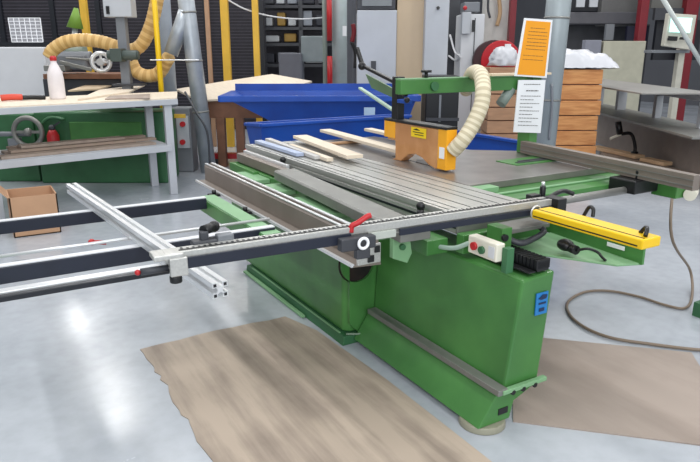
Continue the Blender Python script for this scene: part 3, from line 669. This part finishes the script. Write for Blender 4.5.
# brown table with plywood sheet
bt_ = thing('wooden_table', 'brown wooden table with square legs behind the galvanised duct', 'table', gnd(235, 9.0))
bgb(M(), 196, 262, 99, 118, 9.0, 1.0).build('table_apron', BWOOD, bt_, .004)
for px in (221, 240): bgb(M(), px-4, px+4, 118, None, 9.0, .12, True).build('leg', BWOOD, bt_, .004)
pp = [S(198, 100, 8.95), S(262, 97, 8.95), S(312, 81, 10.0), S(272, 74, 10.4), S(225, 81, 10.3), S(176, 89, 9.9)]
m = M(); c0 = sum(pp, Vector())/6
v0 = [m.bm.verts.new(v) for v in pp]; v1 = [m.bm.verts.new(v-Vector((0, 0, .025))) for v in pp]; ct = m.bm.verts.new(c0); cb_ = m.bm.verts.new(c0-Vector((0, 0, .025)))
for k in range(6):
    j = (k+1) % 6; m.bm.faces.new((ct, v0[k], v0[j])); m.bm.faces.new((cb_, v1[j], v1[k])); m.bm.faces.new((v0[k], v1[k], v1[j], v0[j]))
bmesh.ops.recalc_face_normals(m.bm, faces=m.bm.faces)
tag(m.build('plywood_sheet', LWOOD), 'large pale plywood sheet sloping on the brown table', 'board')
rj = thing('pallet_truck', 'red lifting fork low on the floor behind the legs of the brown table', 'pallet truck', gnd(250, 8.2))
rj.location = gnd(240, 9.25); ORG[rj.name] = Vector(rj.location)
bgb(M(), 206, 252, 154, 159, 9.2, .15).build('fork', RED, rj, .004)
bgb(M(), 208, 218, 159, 165, 9.2, .15, True).build('wheel_frame', DGREY, rj, .004)
bgb(M(), 238, 250, 159, 165, 9.2, .15, True).build('wheel_frame', DGREY, rj, .004)
rs = thing('red_trestle', 'low red steel trestle just beyond the left corner of the saw table', 'trestle', gnd(262, 5.75))
bgb(M(), 244, 274, 150, 158, 5.7, .12).build('trestle_beam', RED, rs, .006)
for px in (247, 268): bgb(M(), px, px+4, 158, None, 5.72, .06, True).build('leg', RED, rs, .003)

# wire partition and racking far behind
mp_ = thing('mesh_partition', 'dark mesh partition with fine horizontal wires behind the duct', 'partition', gnd(150, 13))
a = S(-60, 40, 13); b = S(262, 40, 13); L = (b-a).length
c = (a+b)/2
M().box((c.x+FW.x*.5, c.y+FW.y*.5, 1.6), (L, .04, 3.2), -YAW).build('backing_panel', MESHD, mp_)
m = M()
for k in range(52):
    z = .15+k*.06; m.bar((a.x, a.y, z), (b.x, b.y, z), .008, .008)
m.build('horizontal_wires', mat('wire_grey', (84, 80, 92), .5), mp_)
for t in (0, .2, .36, .5, .68, .83, 1):
    v = a.lerp(b, t); M().box((v.x, v.y, 1.6), (.09, .08, 3.2), -YAW).build('partition_post', BLACK, mp_)
sr = thing('storage_rack', 'dark storage rack full of mixed goods behind the yellow posts', 'rack', gnd(295, 14))
for px in (262, 300, 337): bgb(M(), px-2, px+2, -30, None, 14, .1, True).build('rack_post', DGREY, sr)
for py in (5, 27, 43, 64): bgb(M(), 260, 340, py, py+3, 14, .9).build('rack_shelf', DGREY, sr)
bgb(M(), 258, 342, -40, None, 15.2, .05, True).build('rack_back', MESHD, sr)
def shade(k): return [mat('goods_a', (150, 156, 166), .6), mat('goods_b', (84, 86, 92), .6), mat('goods_c', (168, 134, 66), .6), mat('goods_d', (52, 54, 64), .6), mat('goods_e', (198, 202, 206), .6)][k % 5]
goods = [(264, 273, -8, 5, 1), (276, 284, -6, 5, 4), (287, 297, -10, 5, 0), (302, 314, -4, 5, 3), (318, 332, -12, 5, 1), (266, 272, 17, 27, 4), (277, 285, 12, 27, 2), (288, 296, 18, 27, 4), (303, 312, 10, 27, 0), (316, 330, 14, 27, 3), (265, 279, 35, 43, 4), (284, 296, 33, 43, 2), (303, 316, 36, 43, 1), (264, 274, 53, 64, 3), (278, 296, 52, 64, 0), (305, 322, 51, 64, 4)]
cn = {0: 'blue-grey', 1: 'dark grey', 2: 'ochre', 3: 'blackish', 4: 'whitish'}
rows = {5: 'top', 27: 'second', 43: 'third', 64: 'lowest'}
cnt = {}
for (a0, a1, t0, t1, k) in goods: cnt.setdefault(t1, []).append(a0)
for (a0, a1, t0, t1, k) in goods:
    n = cnt[t1].index(a0); pos = ['leftmost', 'second from left', 'third from left', 'fourth from left', 'rightmost'][n if n < len(cnt[t1])-1 else 4]
    tag(bgb(M(), a0, a1, t0+.5, t1-1.2, 14.1, .4).build('storage_box', shade(k), None, .02), '%s box, %s on the %s shelf of the dark rack' % (cn[k], pos, rows[t1]), 'box', 'boxes on the storage rack')
tag(bgb(M(), 279, 302, 53, None, 12, .6, True).build('machine_cover', mat('slate_cover', (100, 102, 112), .6), None, .02), 'slate grey boxy cover standing below the rack right of the yellow posts', 'cabinet')
tag(bgb(M(), 301, 324, 36, 62, 12.2, .5).build('electrical_box', mat('pale_slate', (136, 146, 150), .5), None, .02), 'pale grey-green electrical box left of the round pillar', 'box')
c = S(268, 26, 12); tag(M().tube([S(228, 0, 11), S(245, 9, 11), S(270, 16, 11.2), S(300, 19, 11.5), S(330, 17, 11.8)], .012).build('cable', WGREY), 'pale cable sagging from the yellow post to the round pillar', 'cable')
# round pillar
pi = thing('hall_pillar', 'round pale grey hall pillar between the rack and the tall machine', 'pillar', gnd(340, 11.5))
g = gnd(340, 11.5); M().cyl(g, (g[0], g[1], 4), .13, n=28).build('pillar_shaft', mat('pillar_grey', (168, 180, 182), .5), pi)
g2 = gnd(330.5, 11.3); 
for z0, z1 in ((.9, 1.5), (1.75, 2.6)): M().cyl((g2[0], g2[1], z0), (g2[0], g2[1], z1), .045, n=12).build('red_pipe', RED, pi)
g3 = gnd(326, 11.4); M().cyl((g3[0], g3[1], 0), (g3[0], g3[1], 3.4), .04, n=12).build('conduit', mat('conduit_green', (130, 142, 136), .5), pi)
bgb(M(), 342.5, 346.5, 26, 36, 11.2, .03).build('switch_plate', WHITE, pi)
for px in (350, 356): bgb(M(), px-2.5, px+2, -20, 95, 10.8, .08, True).build('conduit', mat('conduit_dark', (78, 80, 88), .5), pi)
rt = thing('hanging_tool', 'dark red handled tool hanging beside the round pillar', 'tool', S(353, 40, 10.6))
M().tube([S(353, 24, 10.6), S(354, 32, 10.6), S(352, 42, 10.6)], .035).build('tool_handle', DRED, rt)
M().tube([S(352, 42, 10.6), S(356, 55, 10.6), S(355, 68, 10.6)], .03).build('tool_body', BLACKP, rt)

# tall machine / cabinet in the middle
tm = thing('tall_machine', 'tall pale grey machine cabinet with beige side panel behind the blue bins', 'machine cabinet', gnd(400, 9))
bgb(M(), 357, 396, 10, 128, 9, .8, True).build('front_panel', LGREY, tm, .01)
uc_ = bgb(M(), 357, 396, -40, 9.5, 9.02, .8).build('upper_case', DGREY, tm, .01)
bgb(M(), 362, 392, -20, 6, 8.99, .03).build('window', mat('window_grey', (108, 114, 118), .3), uc_)
bgb(M(), 396.5, 424, -40, 128, 9.1, .7, True).build('side_panel', BEIGE, tm, .004)
bgb(M(), 424.5, 448, -40, 128, 8.9, .9, True).build('grey_column', LGREY, tm, .01)
c = S(438, 8, 8.88); M().cyl(c, c-FW*.02, .022).build('cap', BLACKP, tm)
bgb(M(), 371, 376, 61, 71, 8.98, .02).build('vent', DGREY, tm)
bk = thing('black_cabinet', 'low black cabinet with centre seam under the green guard arm', 'cabinet', gnd(444, 8))
bgb(M(), 426, 459, 76, None, 8, .5, True).build('cabinet_body', BLACKP, bk, .01)
bgb(M(), 439, 441, 95, 122, 7.98, .02).build('seam', MGREY, bk)
bgb(M(), 426, 459, 118, 121, 7.96, .03).build('front_strip', DGREY, bk)
# white machine and wall panel
wm = thing('white_machine', 'white upright machine with narrow door left of the red hose reel', 'machine cabinet', gnd(472, 9.5))
wb_ = bgb(M(), 461, 484, 14, None, 9.5, .5, True).build('cabinet_body', WGREY, wm, .01)
bgb(M(), 472.5, 473.2, 18, 120, 9.49, .02).build('door_seam', DGREY, wb_)
bgb(M(), 462, 471, 12, 34, 9.4, .1).build('junction_box', LGREY, wm, .01)
bgb(M(), 464, 480, 2, 12, 9.5, .3).build('top_unit', MGREY, wm, .01)
c = S(465, 8, 9.4); M().sph(c, .03).build('red_lamp', RED, wm)
bgb(M(), 472, 475, 20, 32, 9.37, .02).build('handle', BLACKP, wb_)
tag(bgb(M(), 448, 462, -40, None, 10.2, .2, True).build('panel', DGREY, None, .01), 'dark gap panel with loose cables left of the white upright machine', 'panel')
for i, dd in enumerate(((450, 35, 455, 52, 463, 56), (449, 56, 455, 60, 464, 57))):
    tag(M().tube([S(dd[0], dd[1], 10.1), S(dd[2], dd[3], 9.8), S(dd[4]-3, dd[5], 9.45)], .014).build('cable', WGREY), ['pale cable hanging steeply into the white machine', 'pale cable sagging into the white machine from below'][i], 'cable')
wp = thing('wall_board', 'pale upright board with hanging cords behind the red hose reel', 'board', gnd(498, 10.2))
bgb(M(), 485, 513, -40, None, 10.2, .1, True).build('board_panel', mat('pale_board', (196, 194, 190), .6), wp)
M().tube([S(498, -10, 10.1), S(500, 12, 10.1), S(497, 26, 10.1)], .03).build('cord', mat('straw', (176, 146, 112), .7), wp)
M().tube([S(489, -10, 10.1), S(488, 8, 10.1), S(490, 18, 10.1)], .018).build('cord', DGREY, wp)
hr = thing('hose_reel', 'red round hose reel with dark side behind the wooden box', 'hose reel', gnd(500, 9.3))
c = S(501, 61, 9.3)
rd_ = M().cyl(c, c+FW*.12, .28, n=36).build('reel_disc', mat('reel_red', (196, 22, 38), .4), hr, .01)
M().cyl(c-RT*.10+FW*.02, c-RT*.10+FW*.14, .285, n=36).build('reel_side', mat('reel_dark', (60, 24, 30), .5), hr, .01)
bgb(M(), 505, 511, 44, 48, 9.27, .015).build('label_plate', WHITE, rd_)
M().cyl(c-FW*.01, c-FW*.04, .06, n=20).build('hub', DGREY, rd_)
bgb(M(), 499, 504, 61, None, 9.45, .06, True).build('reel_stand', DRED, hr)
for px, s_, lb in ((515.5, 10, 'dark red upright post behind the orange notice'), ):
    tag(bgb(M(), px-3, px+3, -40, None, s_, .12, True).build('steel_post', DRED), lb, 'post')

# wooden boxes
def plank_crate(name, label, xl, xr, yt, s, n, depth, mm):
    t = thing(name, label, 'crate', gnd((xl+xr)/2, s))
    a = S(xl, yt, s); b = S(xr, yt, s); zt_ = a.z; w = (b-a).length; h = zt_/n
    for i in range(n):
        j = random.uniform(-.008, .008)
        c = (a+b)/2+FW*(depth/2+j)
        M().box((c.x, c.y, h*(i+.5)), (w+random.uniform(-.02, .02), depth, h-.014), -YAW).build('plank_tier', mm, t, .006)
    c = (a+b)/2+FW*(depth/2); M().box((c.x, c.y, zt_*.48), (w-.06, depth-.06, zt_*.94), -YAW).build('core', BWOOD, t)
    return t
plank_crate('wooden_crate', 'stacked orange-brown wooden crate with white plastic sheet on top', 556, 604, 69, 8.4, 7, .9, WOOD)
plank_crate('wooden_crate', 'brown wooden crate partly hidden behind the cream hose and paper notice', 490, 530, 67, 8.6, 8, .42, mat('dusty_boards', (186, 144, 112), .6, 0, .2, 4, stretch=(1, 1, 6)))
m = M(); ctr = S(586, 62, 8.5)+FW*.35; nU, nV = 26, 14
zt_ = S(580, 69, 8.4).z
vs = []
for i in range(nU+1):
    for j in range(nV+1):
        u = i/nU*2-1; v = j/nV*2-1; r = max(abs(u), abs(v))
        hgt = (.21+.03*math.sin(4*u+3*v)+.018*math.sin(8*u-5*v)+.01*math.sin(17*u+9*v))*(1-r**5)*(1-.35*max(0, u)) + random.uniform(-.008, .008)
        q = S(587, 62, 8.4)+RT*(u*.44)+FW*(.4+v*.42)
        vs.append(m.bm.verts.new((q.x, q.y, zt_+.012+max(0, hgt))))
for i in range(nU):
    for j in range(nV):
        k = i*(nV+1)+j; f = m.bm.faces.new((vs[k], vs[k+nV+1], vs[k+nV+2], vs[k+1])); f.smooth = True
bot = [m.bm.verts.new((v.co.x, v.co.y, zt_+.004)) for v in (vs[0], vs[nU*(nV+1)], vs[-1], vs[nV])]
m.bm.faces.new(bot)
tag(m.build('plastic_sheet', PLASTICBAG), 'crumpled white plastic sheeting heaped on top of the orange-brown crate', 'plastic sheet')
m = M(); zc = S(510, 67, 8.6).z; q = S(508, 66, 8.6)+FW*.25; q.z = zc
N1, N2 = 22, 10; rg = []
for j in range(N2):
    t = j/(N2-1); rr = math.cos(t*math.pi/2)**.7
    rg.append([m.bm.verts.new((q.x+math.cos(2*math.pi*k/N1)*rr*(.2+.03*math.sin(5*k+3*j)), q.y+math.sin(2*math.pi*k/N1)*rr*(.2+.03*math.cos(4*k+2*j)), q.z+.012+.24*math.sin(t*math.pi/2)+(.02*math.sin(3*k+j) if 0 < j < N2-1 else 0))) for k in range(N1)])
for j in range(N2-1):
    for k in range(N1):
        f = m.bm.faces.new((rg[j][k], rg[j][(k+1) % N1], rg[j+1][(k+1) % N1], rg[j+1][k])); f.smooth = True
m.bm.faces.new(list(reversed(rg[0]))); m.bm.faces.new(rg[-1])
tag(m.build('plastic_bag', PLASTICBAG), 'crumpled whitish plastic bag on the crate in front of the red reel', 'plastic bag')
bp_ = Y(511, 91, gy).x
M().cyl((bp_-.09, gy, za-.14), (bp_, gy, za-.04), .036, n=18).build('arm_spout', mat('grey_green_pipe', (134, 148, 142), .45), saw)
# round column at right of notices
rcg = thing('round_column', 'thick round grey steel column between the notices and the orange-brown crate', 'column', gnd(548, 7.2))
g = gnd(547, 7.2); cA = S(543, 150, 7.2); cB = S(559, 0, 7.2); cax = (cB-cA).normalized(); cF = cA-cax*(cA.z/cax.z)
M().cyl(cF, cF+cax*3.5, .13, n=32).build('column_shaft', mat('column_grey', (158, 168, 172), .4, .2, .12, 3), rcg)
for z in (1.06, 1.92): M().cyl(cF+cax*z, cF+cax*(z+.02), .135, n=32).build('strap', ALUD, rcg)
v = g; c = S(557, 80, 7.05); M().tube([S(552, 84, 7.05), S(552, 110, 7.05), S(549, 140, 7.05)], .012).build('conduit', MGREY, rcg)

# ------------------------------------------------------------------ blue tipping bins
def skip(label, xl, xr, yt, s, depth, rot, h=.62, wall=.03, slope=.32):
    t = thing('blue_skip', label, 'skip', gnd((xl+xr)/2, s), 'blue tipping skips behind the saw')
    a = S(xl, yt, s); b = S(xr, yt, s); w = (Vector((b.x-a.x, b.y-a.y, 0))).length; zt_ = (a.z+b.z)/2
    c = (a+b)/2; R = Matrix.Rotation(-YAW+rot, 4, 'Z')
    def L(x, y, z): v = R @ Vector((x, y, 0)); return Vector((c.x+v.x, c.y+v.y, zt_+z))
    # open hopper: sloping front and ends
    def frus(o):  # ring of 4 at top and bottom
        return [L(-w/2+o, o, 0), L(w/2-o, o, 0), L(w/2-o, depth-o, 0), L(-w/2+o, depth-o, 0)], [L(-w/2+slope+o, .22+o, -h), L(w/2-.12-o, .22+o, -h), L(w/2-.12-o, depth-.1-o, -h), L(-w/2+slope+o, depth-.1-o, -h)]
    m = M(); T, B = frus(0); T2, B2 = frus(wall)
    vT = [m.bm.verts.new(v) for v in T]; vB = [m.bm.verts.new(v) for v in B]; wT = [m.bm.verts.new(v) for v in T2]; wB = [m.bm.verts.new(v+Vector((0, 0, wall))) for v in B2]
    for i in range(4):
        j = (i+1) % 4
        m.bm.faces.new((vT[i], vT[j], vB[j], vB[i])); m.bm.faces.new((wT[j], wT[i], wB[i], wB[j])); m.bm.faces.new((vT[j], vT[i], wT[i], wT[j]))
    m.bm.faces.new(vB); m.bm.faces.new(list(reversed(wB)))
    bmesh.ops.recalc_face_normals(m.bm, faces=m.bm.faces)
    m.build('hopper', BLUE, t)
    m = M()
    m.bar(L(-w/2-.02, -.02, -.03), L(w/2+.02, -.02, -.03), .04, .07).bar(L(-w/2-.02, depth+.02, -.03), L(w/2+.02, depth+.02, -.03), .04, .07)
    m.bar(L(-w/2-.02, -.02, -.03), L(-w/2-.02, depth+.02, -.03), .04, .07).bar(L(w/2+.02, -.02, -.03), L(w/2+.02, depth+.02, -.03), .04, .07)
    m.build('rim', BLUE, t, .008)
    m = M()
    for sx in (-w/2+slope+.1, w/2-.25):
        m.bar(L(sx, .3, -h)-Vector((0, 0, .04)), L(sx, depth-.15, -h)-Vector((0, 0, .04)), .1, .08)
        for yy in (.35, depth-.2): q = L(sx, yy, -h-.04); m.bb(q.x-.04, q.x+.04, q.y-.04, q.y+.04, 0, q.z)
    m.build('skip_stand', DGREY, t)
    return t, L, w
t, L, w = skip('far blue tipping skip with raised rear rim, standing behind the nearer ones', 222, 418, 96, 7.6, 1.0, math.radians(2), .42, slope=.75)
M().bar(L(-w/2+.02, 1.04, .03), L(w/2, 1.04, .03), .03, .12).build('rear_board', BLUE, t)
pl_ = M().bar(S(364, 112, 7.35), S(375, 112, 7.35), .01, .10).build('label_plate', mat('plate_blue_white', (170, 196, 220), .5), t)
def box_skip(label, x0, x1, y0, y1, zf, zr, zbot, along):
    t = thing('blue_skip', label, 'skip', ((x0+x1)/2, (y0+y1)/2, 0), 'blue tipping skips behind the saw')
    k = .03; m = M()
    zt4 = [zf, zf, zr, zr] if along == 'x' else [zf, zr, zr, zf]
    c4 = [(x0, y0), (x1, y0), (x1, y1), (x0, y1)]; b4 = [(x0+.05, y0+.12), (x1-.1, y0+.12), (x1-.1, y1-.1), (x0+.05, y1-.1)]
    i4 = [(x0+k, y0+k), (x1-k, y0+k), (x1-k, y1-k), (x0+k, y1-k)]
    o = [m.bm.verts.new((*p, z)) for p, z in zip(c4, zt4)]; i_ = [m.bm.verts.new((*p, z)) for p, z in zip(i4, zt4)]
    b = [m.bm.verts.new((*p, zbot)) for p in b4]; f = [m.bm.verts.new((p[0]*.97+(x0+x1)*.015, p[1]*.97+(y0+y1)*.015, zbot+k)) for p in b4]
    for q in range(4):
        j = (q+1) % 4
        m.bm.faces.new((o[q], o[j], b[j], b[q])); m.bm.faces.new((i_[j], i_[q], f[q], f[j])); m.bm.faces.new((o[j], o[q], i_[q], i_[j]))
    m.bm.faces.new(b); m.bm.faces.new(list(reversed(f))); bmesh.ops.recalc_face_normals(m.bm, faces=m.bm.faces)
    m.build('hopper', BLUE, t, .004)
    cs = [Vector((*p, z-.015)) for p, z in zip(c4, zt4)]; m = M()
    for q in range(4): m.bar(cs[q], cs[(q+1) % 4], .035, .03)
    m.build('rim', BLUE, t, .006)
    m = M()
    for xx in (x0+.15, x1-.2): m.bb(xx, xx+.06, y0+.15, y1-.15, .0, zbot)
    m.build('skip_stand', DGREY, t); return t
box_skip('near left blue skip directly behind the boards on the saw table', 2.28, 3.95, 5.46, 5.85, .955, .93, .45, 'x')
box_skip('right hand blue skip behind the blade guard and cream hose', 4.12, 4.75, 3.85, 5.20, .84, .62, .30, 'y')

# ------------------------------------------------------------------ boards lying at the far end of the saw table
blist = [((325, 129), (404, 150), .10, LWOOD, 'pale board with brown side at the back of the saw table'),
         ((300, 135), (355, 155), .12, LWOOD, 'pale board with sawn end on the far table end, between two narrower ones'),
         ((290, 144), (330, 158), .05, LWOOD, 'narrow pale strip at the far end of the carriage'),
         ((368, 128), (410, 137), .08, LWOOD, 'short pale board just left of the blade guard'),
         ((258, 140), (300, 153), .06, mat('bluish_board', (176, 188, 214), .5), 'bluish white strip at the far left of the table'),
         ((268, 138), (318, 156), .05, mat('grey_strip', (198, 196, 194), .5), 'grey strip beside the bluish one at the far end')]
for i, (a, b, w, mm, lb) in enumerate(blist):
    z = .93 if i < 2 or i == 3 else .90
    pa_, pb_ = P(*a, z), P(*b, z)
    o = M().bar(pa_-Vector((0, 0, .012)), pb_-Vector((0, 0, .012)), w, .024).build('timber_board', mm, None, .002)
    tag(o, lb, 'board', 'boards on the saw table')
o = M().bb(2.45, 2.75, 4.45, 4.50, .872, .89).build('batten', mat('sawn_brown', (176, 138, 104), .6), None, .003)
tag(o, 'short brown batten under the pale boards at the far table end', 'batten')

# ------------------------------------------------------------------ right background
sh = thing('steel_bench', 'long grey steel bench with lower shelf at the right behind the saw', 'bench', gnd(660, 9.5))
def slabq(pts_, z, t_, name, mm, par):
    pp = [P(x, y, z) for x, y in pts_]
    return M().hexa([v-Vector((0, 0, t_)) for v in pp], pp).build(name, mm, par, .004)
SB = mat('steel_bench_grey', (150, 148, 144), .45, .2, .1, 5)
fl, frr = P(604, 79, 1.12), P(720, 93, 1.12)
bd = (frr-fl).normalized(); bn = Vector((bd.y, -bd.x, 0))
if bn.dot(FW) > 0: bn = -bn            # towards the viewer
def bslab(z0, z1, n0, n1, name, mm, e=0.):
    a, b = fl-bd*e, frr+bd*e
    lo = [Vector((p.x, p.y, z0)) for p in (a+bn*n0, b+bn*n0, b+bn*n1, a+bn*n1)]
    return M().hexa(lo, [Vector((v.x, v.y, z1)) for v in lo]).build(name, mm, sh, .005)
bslab(1.10, 1.12, -.9, 0, 'bench_top', SB)
bslab(1.00, 1.10, -.05, 0, 'front_rail', LGREY)
bslab(.66, .69, -.55, .12, 'lower_top', ALUD, .6)
bslab(.56, .66, .07, .12, 'lower_rail', MGREY, .6)
bslab(.0, .56, .07, .11, 'skirt_panel', mat('skirt_brown_grey', (160, 148, 140), .6), .6)
for t_ in (.02, .27, .62, .95):
    v = fl.lerp(frr, t_); M().box((v.x-bn.x*.06, v.y-bn.y*.06, .845), (.14 if t_ in (.27,) else .09, .09, .31), -YAW).build('leg', LGREY, sh, .004)
cp = bgb(M(), 602, 644, 41, None, 13.0, .2, True).build('cream_panel', mat('putty_panel', (178, 176, 158), .5), None, .01)
tag(cp, 'putty coloured upright panel behind the steel bench left of the terminal', 'panel')
tag(bgb(M(), 584, 600, 40, None, 13.0, .2, True).build('cabinet', mat('blue_grey_cab', (132, 134, 146), .5), None, .01), 'small blue-grey cabinet behind the white plastic sheet', 'cabinet')
fr = thing('red_machine_frame', 'dark red upright machine frame at the upper right with dark panels', 'machine frame', gnd(650, 13.5))
bgb(M(), 647, 655, -60, None, 13.4, .2, True).build('upright', DRED, fr, .01)
bgb(M(), 693, 706, -60, None, 13.4, .2, True).build('upright', DRED, fr, .01)
bgb(M(), 655, 684, 8, 20, 13.5, .1).build('cross_panel', DGREY, fr)
bgb(M(), 655, 700, 20, 60, 13.7, .1).build('dark_panel', BLACK, fr)
bgb(M(), 655, 700, -60, 8, 13.6, .1).build('grey_panel', mat('olive_grey', (106, 106, 102), .6), fr)
dm = thing('dark_machine', 'dark grey machine body behind the crate at the upper right', 'machine', gnd(600, 14.5))
bgb(M(), 566, 647, 12, 24, 14.2, .5).build('beam', mat('beam_grey', (84, 84, 90), .5), dm, .02)
bgb(M(), 604, 647, -60, 26, 14.4, .3).build('upper_panel', mat('upper_grey', (104, 104, 104), .6), dm, .02)
bgb(M(), 566, 648, 24, None, 14.8, .3, True).build('lower_body', DGREY, dm, .02)
bgb(M(), 568, 604, -60, 12, 14.6, .3).build('top_body', BLACK, dm, .02)
bgb(M(), 606, 614, 24, 40, 14.1, .1).build('bracket', MGREY, dm)
for px in (577, 590): bgb(M(), px, px+8, -2, 7, 14.1, .05).build('pale_panel', LGREY, dm)  # two small plain pale grey panels high on the dark body
bgb(M(), 627, 648, 26, 42, 14.15, .1).build('navy_panel', mat('deep_navy', (28, 30, 52), .5), dm)
# terminal
te = thing('operator_terminal', 'cream operator terminal with glowing screen on a stand at upper right', 'terminal', gnd(682, 10.6))
a = [S(669, 13, 10.6), S(697, 15, 10.6), S(691, 50, 10.5), S(664, 46, 10.5)]
tc_ = M().hexa([v+FW*.12 for v in a], a).build('terminal_case', mat('terminal_case_grey', (188, 186, 174), .5), te, .01)
a = [S(671.5, 17.5, 10.56), S(692.5, 18, 10.56), S(690, 33, 10.5), S(669.5, 32, 10.5)]
M().hexa([v+FW*.02 for v in a], a).build('screen', SCREEN, tc_)
a = [S(669, 36, 10.44), S(678, 36.5, 10.44), S(677, 41, 10.44), S(668, 40.5, 10.44)]
M().hexa([v+FW*.03 for v in a], a).build('keypad', BLACKP, tc_)
a = [S(681, 37, 10.44), S(688, 37.5, 10.44), S(687, 40, 10.44), S(680, 39.5, 10.44)]
M().hexa([v+FW*.03 for v in a], a).build('keypad', BLACKP, tc_)
bgb(M(), 677, 683, 49, None, 10.65, .12, True).build('stand', mat('terminal_case_grey', (188, 186, 174), .5), te, .005)
bgb(M(), 652, 690, 50, 53, 10.6, .3).build('shelf', MGREY, te, .005)
tag(M().cyl(S(660, -6, 6.0), S(706, 71, 6.4), .021, n=16).build('hanging_pipe', mat('pale_pipe', (206, 212, 208), .35)), 'thin pale diagonal pipe crossing in front of the terminal', 'pipe')
# low stack of brown sheets on the floor, boards and black handle on it
z0 = .0
pp = [P(x, y, .10) for x, y in ((600, 150), (700, 174), (700, 184), (606, 157))]
tag(M().hexa([Vector((v.x, v.y, 0)) for v in pp], pp).build('sheet_stack', MUDBROWN, None, .004), 'low stack of brown sheets on the floor behind the long fence profile', 'sheet stack')
for i, (a, b, w, lb) in enumerate((((594, 147), (640, 157), .18, 'pale split board on the near left edge of the brown sheet stack'), ((644, 159), (668, 164), .16, 'short pale board on the brown sheet stack near the fence end'))):
    tag(M().bar(P(*a, .13), P(*b, .13), w, .05).build('board', mat('fresh_wood', (222, 186, 148), .6), None, .008), lb, 'board', 'boards on the sheet stack')
bq = P(634, 157, .10); sb_ = bq.dot(FW)
bh = thing('bent_handle', 'black bent lever with pale tip standing on the brown sheet stack', 'handle', bq)
M().tube([bq+Vector((0, 0, .02)), S(635, 146, sb_), S(631, 134, sb_), S(621, 134, sb_)], .024).build('rod', BLACKP, bh)
M().cyl(S(620, 134, sb_), S(618, 122, sb_), .045, n=14).build('upper_grip', BLACKP, bh)
M().cyl(bq, bq+Vector((0, 0, .08)), .05, n=14).build('foot', BLACKP, bh)
M().tube([S(622, 134, sb_), S(614, 137, sb_), S(610, 139, sb_)], .02).build('tip', CREAM, bh)

# ------------------------------------------------------------------ light
w = bpy.data.worlds.new('world'); scn.world = w; w.use_nodes = True
w.node_tree.nodes['Background'].inputs[0].default_value = (.93, .96, 1, 1); w.node_tree.nodes['Background'].inputs[1].default_value = .6
def area(x, y, z, sx, sy, e, rot=0):
    l = bpy.data.lights.new('hall_lamp', 'AREA'); l.shape = 'RECTANGLE'; l.size = sx; l.size_y = sy; l.energy = e; l.color = (1, .99, .97)
    o = bpy.data.objects.new('hall_lamp', l); COL.objects.link(o); o.location = (x, y, z); o.rotation_euler = (0, 0, rot)
fill = bpy.data.lights.new('front_fill', 'AREA'); fill.shape = 'RECTANGLE'; fill.size = 9; fill.size_y = 2.6; fill.energy = 330; fill.color = (.93, .97, 1)  # added fill lamp behind the camera, brightens upright faces; no real window there
fill_ob = bpy.data.objects.new('front_fill', fill); COL.objects.link(fill_ob); fill_ob.location = (-2, -4.5, 3.6); fill_ob.rotation_euler = (math.radians(78), 0, math.radians(-20))
for x in (-2.5, 1.8, 6.0, 10.2):
    for y in (-1, 3.5, 8, 12.5, 17):
        area(x, y, 5.4, .3, 2.6, 62)
scn.view_settings.view_transform = 'Standard'; scn.view_settings.look = 'None'; scn.view_settings.gamma = 1; scn.view_settings.use_curve_mapping = False
scn.view_settings.exposure = .12
